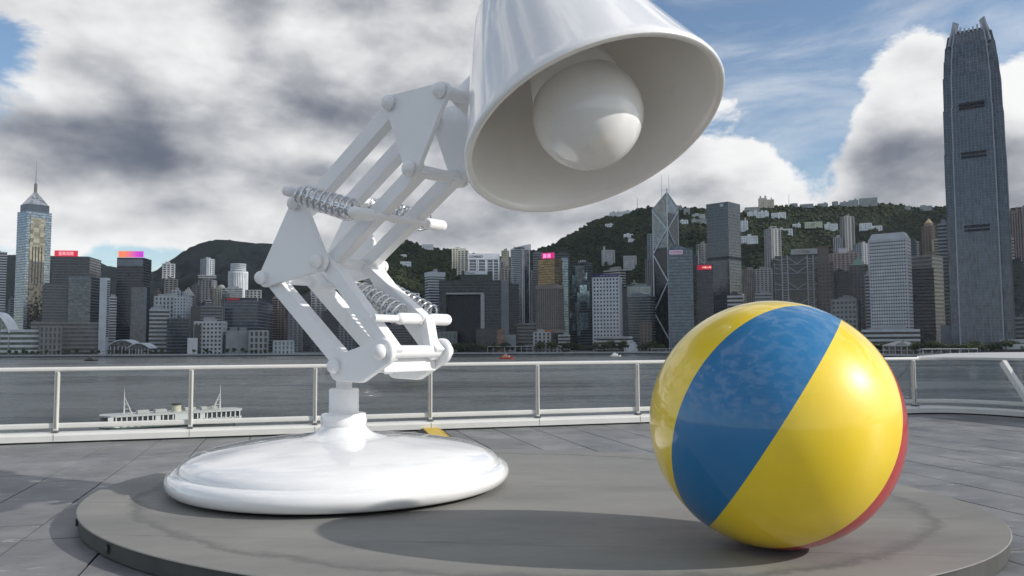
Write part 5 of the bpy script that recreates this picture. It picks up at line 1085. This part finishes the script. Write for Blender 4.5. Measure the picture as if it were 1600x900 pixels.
rail_profile('top_rail', [onrail(-13.9), onrail(9.2)], rnd_rect(0.11, RH-0.075, RH, 0.028), RW)
rail_profile('bottom_rail', [p-rnorm*0.0 for p in full], rnd_rect(0.07, 0.235, 0.325, 0.02), RW)
rail_profile('kerb', [p for p in full], [(-0.17, 0.03), (-0.17, 0.125), (-0.13, 0.165), (0.10, 0.175), (0.12, 0.03)], RW)
rail_profile('kerb_shadow_gap', full, [(-0.13, -0.002), (-0.13, 0.0295), (0.08, 0.0295), (0.08, -0.002)], plain('gap', (0.02, 0.02, 0.02)))
for x in xs:
    p = onrail(x); MB().box(p+UPV*((RH-0.075+0.20)/2)-rnorm*0.03, (0.034, 0.045, (RH-0.075-0.20)/2), (rdir, rnorm, UPV)).build('post', RW, rl, bevel=0.008)
    MB().box(p+UPV*((RH-0.08+0.24)/2)-rnorm*0.078, (0.012, 0.004, (RH-0.08-0.24)/2), (rdir, rnorm, UPV)).build('post_strip', plain('post_metal', (0.35, 0.33, 0.29), 0.3, 0.6), rl)
    MB().box(p+UPV*0.185-rnorm*0.05, (0.045, 0.08, 0.012), (rdir, rnorm, UPV)).build('post_foot', plain('post_foot', (0.12, 0.12, 0.11), 0.4), rl)
    MB().box(p+UPV*0.10-rnorm*0.1715, (0.003, 0.001, 0.06), (rdir, rnorm, UPV)).build('kerb_joint', plain('gap', (0.02, 0.02, 0.02)), rl)
for a, b in zip(xs, xs[1:]):
    pa, pb = onrail(a), onrail(b); c = (pa+pb)/2; MB().box(c+UPV*((0.32+RH-0.07)/2), ((pb-pa).length/2-0.04, 0.006, (RH-0.07-0.32)/2), (rdir, rnorm, UPV)).build('glass_pane', PM, rl)
pa = [p for p in CV]; m = MB(); k = len(pa)
for p in pa: m.v += [tuple(p+UPV*0.32), tuple(p+UPV*(RH-0.06))]
m.f = [(2*i, 2*i+2, 2*i+3, 2*i+1) for i in range(k-1)]
go = m.build('curved_glass_pane', PM, rl, smooth=True)
# wide flat ledge beyond the curve
lp_in = [p for p in CV]; lp_out = cm_spline([Vector((9.2, 18.34, 0)), Vector((10.6, 20.2, 0)), Vector((12.6, 22.6, 0)), Vector((15.5, 23.6, 0)), Vector((19, 22, 0)), Vector((21, 18, 0)), Vector((20.5, 13, 0)), Vector((18, 9, 0))], 6)
m = MB(); n = len(lp_in)
for a, b in zip(lp_in, lp_out): m.v += [tuple(a+UPV*(RH-0.075)), tuple(a+UPV*(RH-0.01)), tuple(b+UPV*(RH+0.02)), tuple(b+UPV*(RH-0.09))]
for i in range(n-1): o = i*4; m.f += [(o, o+4, o+5, o+1), (o+1, o+5, o+6, o+2), (o+2, o+6, o+7, o+3), (o+3, o+7, o+4, o)]
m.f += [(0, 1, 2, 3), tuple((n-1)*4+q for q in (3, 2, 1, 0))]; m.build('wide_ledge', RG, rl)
q0 = P(1567, 566, 17.3); q1 = P(1622, 650, 16.3); MB().bar(q0, q1, 0.10, 0.14).build('slanted_strut', RW, rl, bevel=0.01)
# yellow and black cable cover
ca = G(671, 672, 0.0); cb_ = G(690, 690, 0.0); cd = (cb_-ca); cl = cd.length+0.3; cd.normalize(); cx_ = Vector((-cd.y, cd.x, 0)); ct = empty('cable_cover', ca); tag(ct, 'yellow and black cable cover on the deck behind the lamp base', 'cable cover')
MB().frustum([tuple((cd*0+cx_*u+cd*v)[:2]) for u, v in ((-0.26, 0), (-0.26, cl), (0.26, cl), (0.26, 0))], [tuple((cx_*u+cd*v)[:2]) for u, v in ((-0.16, 0), (-0.16, cl), (0.16, cl), (0.16, 0))], 0.002, 0.045).build('rubber_ramp', plain('rubber', (0.02, 0.02, 0.02), 0.7), ct)
MB().frustum([tuple((cx_*u+cd*v)[:2]) for u, v in ((-0.14, 0.0), (-0.14, cl-0.02), (0.13, cl-0.02), (0.13, 0.0))], [tuple((cx_*u+cd*v)[:2]) for u, v in ((-0.13, 0.01), (-0.13, cl-0.03), (0.12, cl-0.03), (0.12, 0.01))], 0.0455, 0.058).build('yellow_lid', plain('yellow_plastic', (0.62, 0.42, 0.03), 0.45), ct)
m = MB()
for i in range(9): v = 0.05+i*(cl-0.1)/9; m.prism([tuple((cx_*u+cd*w_)[:2]) for u, w_ in ((0.13, v), (0.13, v+0.1), (0.175, v+0.05))], 0.0458, 0.056)
m.build('lid_teeth', plain('yellow_plastic', (0.62, 0.42, 0.03), 0.45), ct)

# ---------------------------------------------------------------- lamp (plain white spring-balanced task lamp)
def gloss_white(name='gloss_white', c=(0.86, 0.86, 0.86), rough=0.08, coat=0.95):
    m, t, b = new_mat(name); f = tnoise(t, 2.5, 5, 0.6); t.links.new(ramp2(t, f, sc3(c, 0.965), c), b.inputs['Base Color']); b.inputs['Roughness'].default_value = rough+0.12; b.inputs['Coat Weight'].default_value = coat; b.inputs['Coat Roughness'].default_value = 0.03
    f2 = tnoise(t, 3.0, 2, 0.5); bp = tn(t, 'ShaderNodeBump'); bp.inputs['Strength'].default_value = 0.05; bp.inputs['Distance'].default_value = 0.02; t.links.new(f2, bp.inputs['Height']); t.links.new(bp.outputs[0], b.inputs['Coat Normal'])
    st = tnoise(t, 5.0, 6, 0.65, 'Object', (1, 1, 0.12)); gr = tnoise(t, 9.0, 8, 0.75); mm_ = tn(t, 'ShaderNodeMath', operation='MULTIPLY'); t.links.new(st, mm_.inputs[0]); t.links.new(gr, mm_.inputs[1])
    sm = tn(t, 'ShaderNodeMapRange'); t.links.new(mm_.outputs[0], sm.inputs[0]); sm.inputs[1].default_value = 0.30; sm.inputs[2].default_value = 0.46; sm.inputs[4].default_value = 0.22
    mx = tn(t, 'ShaderNodeMix', data_type='RGBA'); t.links.new(sm.outputs[0], mx.inputs[0]); t.links.new(b.inputs['Base Color'].links[0].from_socket, mx.inputs[6]); mx.inputs[7].default_value = (c[0]*0.68, c[1]*0.66, c[2]*0.62, 1); t.links.new(mx.outputs[2], b.inputs['Base Color'])
    return m
GWH = gloss_white(); AWH = gloss_white('arm_white', (0.86, 0.865, 0.87), 0.35, 0.15)
CHR = plain('chrome', (0.66, 0.67, 0.69), 0.12, 1.0, nz=0.03)
BC = Vector((-1.81, 8.69, PZ)); lamp = empty('desk_lamp', BC); tag(lamp, 'giant white spring-arm desk lamp on a round domed base', 'lamp')
inv = Matrix.Translation(-BC)
def lp_(m, name, mat, parent=None, **k):
    m.v = [tuple(Vector(v)-BC) for v in m.v]; return m.build(name, mat, parent or lamp, **k)
def lathe(prof, c, n=96):
    m = MB(); m.loft([(Vector((c.x, c.y, PZ+z)), r) for r, z in prof], n, True, (0, 0, 1)); return m
def smooth_prof(pts, k=6): return [(max(1e-3, v.x), v.y) for v in cm_spline([Vector((r, z, 0)) for r, z in pts], k)]
lp_(lathe([(1.60, 0.002), (1.62, 0.03)], BC), 'base_gap', plain('gap', (0.02, 0.02, 0.02)))
rim = smooth_prof([(1.64, 0.025), (1.72, 0.05), (1.765, 0.12), (1.75, 0.19), (1.70, 0.225), (1.655, 0.232)], 5)
lp_(lathe(rim, BC), 'base_rim', GWH, smooth=True)
dome = smooth_prof([(1.655, 0.20), (1.652, 0.25), (1.60, 0.31), (1.45, 0.375), (1.15, 0.435), (0.85, 0.475), (0.6, 0.505)], 6)
lp_(lathe(dome, BC), 'base_dome', GWH, smooth=True)
neck = smooth_prof([(0.64, 0.485), (0.44, 0.51), (0.30, 0.555), (0.225, 0.635)], 6)
lp_(lathe(neck, BC), 'base_neck', GWH, smooth=True)
lp_(lathe(smooth_prof([(0.19, 0.605), (0.225, 0.61), (0.243, 0.65), (0.243, 0.71), (0.225, 0.755), (0.15, 0.762)], 4), BC), 'post_collar', GWH, auto=True)
lp_(lathe([(0.158, 0.75), (0.158, 1.0), (0.15, 1.015), (0.09, 1.02)], BC, 48), 'post', AWH, auto=True); lp_(lathe([(0.085, 1.01), (0.085, 1.25)], BC, 32), 'swivel_pin', AWH, auto=True)
PHI = R(40); aD = Vector((math.cos(PHI), -math.sin(PHI), 0)); qD = Vector((math.sin(PHI), math.cos(PHI), 0))
def arm(x, y, off=-0.42):      # photograph point on the arm's front plane
    d = ray(x, y); o = BC + qD*off; k = ((o-Vector((0, 0, CAMH))).dot(qD))/d.dot(qD); p = d*k+Vector((0, 0, CAMH)); return p - qD*off   # returned on the mid plane
L1, L2, E1, E2, K1 = arm(525, 572), arm(597, 550), arm(411, 434), arm(497, 408), arm(462, 318)
U1, U2, U3 = arm(600, 158), arm(680, 138), arm(632, 262)
def hull2(pts):
    pts = sorted(pts); lo = []; up_ = []
    for p in pts:
        while len(lo) > 1 and (lo[-1][0]-lo[-2][0])*(p[1]-lo[-2][1])-(lo[-1][1]-lo[-2][1])*(p[0]-lo[-2][0]) <= 0: lo.pop()
        lo.append(p)
    for p in reversed(pts):
        while len(up_) > 1 and (up_[-1][0]-up_[-2][0])*(p[1]-up_[-2][1])-(up_[-1][1]-up_[-2][1])*(p[0]-up_[-2][0]) <= 0: up_.pop()
        up_.append(p)
    return lo[:-1]+up_[:-1]
def plate(name, cs, r, off, th, parent=None):
    pts = []
    for c in cs:
        s = (c-BC).dot(aD); z = c.z
        for k in range(20): a = 2*math.pi*k/20; pts.append((s+r*math.cos(a), z+r*math.sin(a)))
    h = hull2(pts); n = len(h); m = MB(); prof = ((-th/2, -0.012), (-th/2+0.012, 0), (th/2-0.012, 0), (th/2, -0.012)); cs_ = sum(x for x, _ in h)/n; cz = sum(z for _, z in h)/n
    for o_, ins in prof:
        for s, z in h:
            d = Vector((s-cs_, z-cz)); d = d*(1+ins/d.length); m.v.append(tuple(BC*1 + aD*(cs_+d.x) + qD*(off+o_) + UPV*(cz+d.y-BC.z)))
    for k in range(3):
        for i in range(n): j = (i+1) % n; m.f.append((k*n+i, k*n+j, (k+1)*n+j, (k+1)*n+i))
    m.f += [tuple(range(n-1, -1, -1)), tuple(3*n+i for i in range(n))]
    return lp_(m, name, AWH, parent, auto=True)
def pin(c, w_=0.44, r=0.062, name='pivot_bolt', dome=0.078):
    m = MB(); m.tube(c-qD*w_, c+qD*w_, r, None, 20); lp_(m, 'pivot_shaft', AWH, auto=True)
    for s in (-1, 1): b = MB(); b.ball(c+qD*(s*w_), dome, qD*s, True, 20, 7); lp_(b, name, AWH, smooth=True)
def atube(name, p, q, off, r=0.085): d_ = (q-p).normalized(); m = MB(); m.box((p+q)/2+qD*off, (r*1.05, 0.062, (q-p).length/2+r*0.7), (d_.cross(qD), qD, d_)); return lp_(m, name, AWH, bevel=0.01)
for off in (-0.38, 0.38):
    plate('yoke_plate', [L1+aD*0.0-UPV*0.02, L2, (L1+L2)/2-UPV*0.10], 0.13, off, 0.07)
    plate('elbow_plate', [E1, E2, K1], 0.105, off, 0.06); plate('head_plate', [U1, U2, U3], 0.085, off*0.82, 0.05)
    atube('lower_arm_bar', L1, E1, off*0.74); atube('lower_arm_bar', L2, E2, off*0.74, 0.075)
    atube('upper_arm_bar', K1, U1, off*0.62); atube('upper_arm_bar', E2, U3, off*0.62, 0.075)
for c in (L1, L2, E1, E2, K1): pin(c)
for c in (U1, U2, U3): pin(c, 0.355)
cbm = MB(); cm_ = (L1+L2)/2-UPV*0.06; cbm.box(cm_, (0.30, 0.35, 0.07), (aD, qD, UPV)); lp_(cbm, 'yoke_block', AWH, bevel=0.02); sp_ = MB(); sp_.tube((BC.x, BC.y, BC.z+1.2), (BC.x+0.02, BC.y, cm_.z), 0.085, None, 24); lp_(sp_, 'swivel_pin_top', AWH, auto=True)
def spring(p, q, off, r=0.115, turns=10, wire=0.0175):
    p = p+qD*off; q = q+qD*off; d = (q-p); l = d.length; d.normalize(); x = qD; y = d.cross(x).normalized(); pts = []; n = turns*18
    for i in range(n+1):
        u = i/n; a = 2*math.pi*turns*u; uu_ = 0.08+0.84*u; rr = r*min(1, 12*u+0.3, 12*(1-u)+0.3); pts.append(p+d*(l*uu_)+x*(rr*math.cos(a))+y*(rr*math.sin(a)))
    m = MB(); m.path_tube(pts, wire, 8); o = lp_(m, 'spring', CHR, smooth=True)
    for c in (p, q): mm = MB(); mm.tube(c-qD*0.10, c+qD*0.10, 0.06, None, 18); mm.ball(c-qD*0.10, 0.06, -qD, True, 18, 6); mm.ball(c+qD*0.10, 0.06, qD, True, 18, 6); lp_(mm, 'spring_peg', AWH, auto=True)
    mm = MB(); mm.tube(p, q, 0.022, None, 12); lp_(mm, 'spring_rod', CHR, auto=True)
for off in (-0.52, 0.46): spring(arm(462, 300, -0.52), arm(566, 334, -0.52), off, 0.105, 9, 0.015)
for off in (-0.02, 0.42): spring(arm(540, 448, -0.1), arm(628, 498, -0.1), off, 0.105, 9, 0.015)
for c0, c1 in ((arm(462, 300, -0.52), 0), (arm(566, 334, -0.52), 0), (arm(628, 498, -0.1), 0), (arm(540, 448, -0.1), 0)):
    m = MB(); m.tube(c0-qD*0.46, c0+qD*0.42, 0.036, None, 16); lp_(m, 'spring_cross_bar', AWH, auto=True)
atube('spring_link', E2, arm(628, 498, -0.1), 0.20, 0.05); atube('spring_link', L2, arm(628, 498, -0.1), 0.24, 0.05)
# shade: straight cone with a drum cap, globe bulb
SC = Vector((0.735, 6.84, 3.44)); SN = Vector((0.29, -0.357, -0.884)).normalized(); RR = 1.165
def sh(z): return SC - SN*z
outer = [(0.0, RR), (0.02, RR+0.012), (0.05, RR+0.006), (0.12, RR-0.02), (0.95, 0.86), (1.45, 0.675), (1.52, 0.64), (1.56, 0.56)]
m = MB(); rings = [(sh(z), r) for z, r in outer] 
m.loft(rings, 96, False, SN); shade = lp_(m, 'shade', GWH, smooth=True)
m = MB(); inner = [(0.0, RR), (-0.008, RR-0.02), (0.0, RR-0.045), (0.05, RR-0.065), (0.12, RR-0.09), (0.95, 0.80), (1.42, 0.61), (1.46, 0.4), (1.465, 0.001)]
m.loft([(sh(z), r) for z, r in inner], 96, False, SN); lp_(m, 'shade_lining', gloss_white('lining_white', (0.88, 0.875, 0.85), 0.2, 0.6), shade, smooth=True)
m = MB(); m.loft([(sh(z), r) for z, r in ((1.55, 0.565), (1.62, 0.52), (2.15, 0.50), (2.22, 0.46), (2.23, 0.05))], 64, True, SN); lp_(m, 'shade_cap', GWH, shade, auto=True)
m = MB(); m.ball(sh(0.22), 0.485, SN, False, 64, 32); lp_(m, 'bulb', gloss_white('bulb_white', (0.86, 0.86, 0.86), 0.12, 0.9), smooth=True)
m = MB(); m.loft([(sh(z), r) for z, r in ((0.36, 0.445), (0.75, 0.36), (1.44, 0.30))], 64, True, SN); lp_(m, 'bulb_neck', gloss_white('neck_white', (0.84, 0.835, 0.82), 0.3, 0.3), smooth=True)
nk0 = U2 - aD*0.12 - UPV*0.06; nk1 = sh(1.15) + Vector((-0.30, 0.25, 0.05)); m = MB(); m.tube(nk0, nk1, 0.13, 0.13, 28); lp_(m, 'neck_arm', AWH, auto=True)
for x, y, l in ((575, 776, 0.05), (290, 757, 0.02)):
    pass

# ---------------------------------------------------------------- ball (plain six-panel beach ball)
BR = 0.9; BCn = Vector((1.925, 6.0, PZ+BR)); ball = empty('beach_ball', BCn); tag(ball, 'giant glossy yellow, blue and red panelled beach ball', 'ball')
vdir = (Vector((0, 0, CAMH))-BCn).normalized(); rx = vdir.cross(UPV).normalized()*-1; ux = vdir.cross(rx).normalized()
if ux.z < 0: ux = -ux
if rx.x < 0: rx = -rx
pole = (rx*0.53 + ux*0.84 - vdir*0.03).normalized()
mid = (vdir*0.95 - rx*0.30 + ux*0.12); mid = (mid-pole*mid.dot(pole)).normalized(); tan_ = pole.cross(mid).normalized()
def ball_mat(name, c):
    m, t, b = new_mat(name); f = tnoise(t, 3.0, 5, 0.6); t.links.new(ramp2(t, f, sc3(c, 0.94), sc3(c, 1.03)), b.inputs['Base Color']); b.inputs['Roughness'].default_value = 0.4; b.inputs['Coat Weight'].default_value = 0.85; b.inputs['Coat Roughness'].default_value = 0.035
    f2 = tnoise(t, 2.2, 2, 0.5); bp = tn(t, 'ShaderNodeBump'); bp.inputs['Strength'].default_value = 0.05; bp.inputs['Distance'].default_value = 0.02; t.links.new(f2, bp.inputs['Height']); t.links.new(bp.outputs[0], b.inputs['Coat Normal']); return m
YEL = ball_mat('ball_yellow', (0.90, 0.64, 0.014)); BLU = ball_mat('ball_blue', (0.005, 0.155, 0.36)); RED = ball_mat('ball_red', (0.50, 0.02, 0.02))
segs = [(-22, 22, BLU, 'blue_panel'), (22, 80, YEL, 'yellow_panel'), (80, 154, RED, 'red_panel'), (154, 206, YEL, 'yellow_panel'), (206, 268, RED, 'red_panel'), (268, 338, YEL, 'yellow_panel')]
if (tan_.dot(rx)) < 0: tan_ = -tan_
for a0, a1, mt, nm in segs:
    m = MB(); na, nb_ = 22, 64
    for j in range(nb_+1):
        la = -math.pi/2+math.pi*j/nb_
        for i in range(na+1):
            an = R(a0+(a1-a0)*i/na); d = (mid*math.cos(an)+tan_*math.sin(an))*math.cos(la)+pole*math.sin(la)
            m.v.append(tuple(d*BR))
    for j in range(nb_):
        for i in range(na): o = j*(na+1)+i; m.f.append((o, o+1, o+na+2, o+na+1))
    me = mesh(nm, m.v, m.f, True); bm = bmesh.new(); bm.from_mesh(me); bmesh.ops.remove_doubles(bm, verts=bm.verts[:], dist=1e-5)
    for fc in bm.faces:
        fc.normal_update()
        if fc.normal.dot(fc.calc_center_median()) < 0: fc.normal_flip()
        fc.smooth = True
    bm.to_mesh(me); bm.free(); link(nm, me, mt, ball)
for s in (-1, 1):
    m = MB(); m.loft([(pole*(s*(BR*math.cos(a)+0.002)), BR*math.sin(a)) for a in (R(9), R(6), R(3), R(0.05))], 40, False, pole*s); m.build('end_cap', ball_mat('ball_white', (0.7, 0.7, 0.68)), ball, smooth=True)

# ---------------------------------------------------------------- the harbour air
hz = MB().box((0, 4500, 238), (9200, 7700, 263)).build('haze', None, None, kind='stuff')
hm = bpy.data.materials.new('harbour_haze'); hm.use_nodes = True; ht = hm.node_tree; ht.nodes.clear(); hv = ht.nodes.new('ShaderNodeVolumePrincipled'); hv.inputs['Color'].default_value = (0.80, 0.88, 1.0, 1); hv.inputs['Density'].default_value = 0.000015; hv.inputs['Anisotropy'].default_value = 0.2
ho = ht.nodes.new('ShaderNodeOutputMaterial'); ht.links.new(hv.outputs[0], ho.inputs['Volume']); hz.data.materials.append(hm)
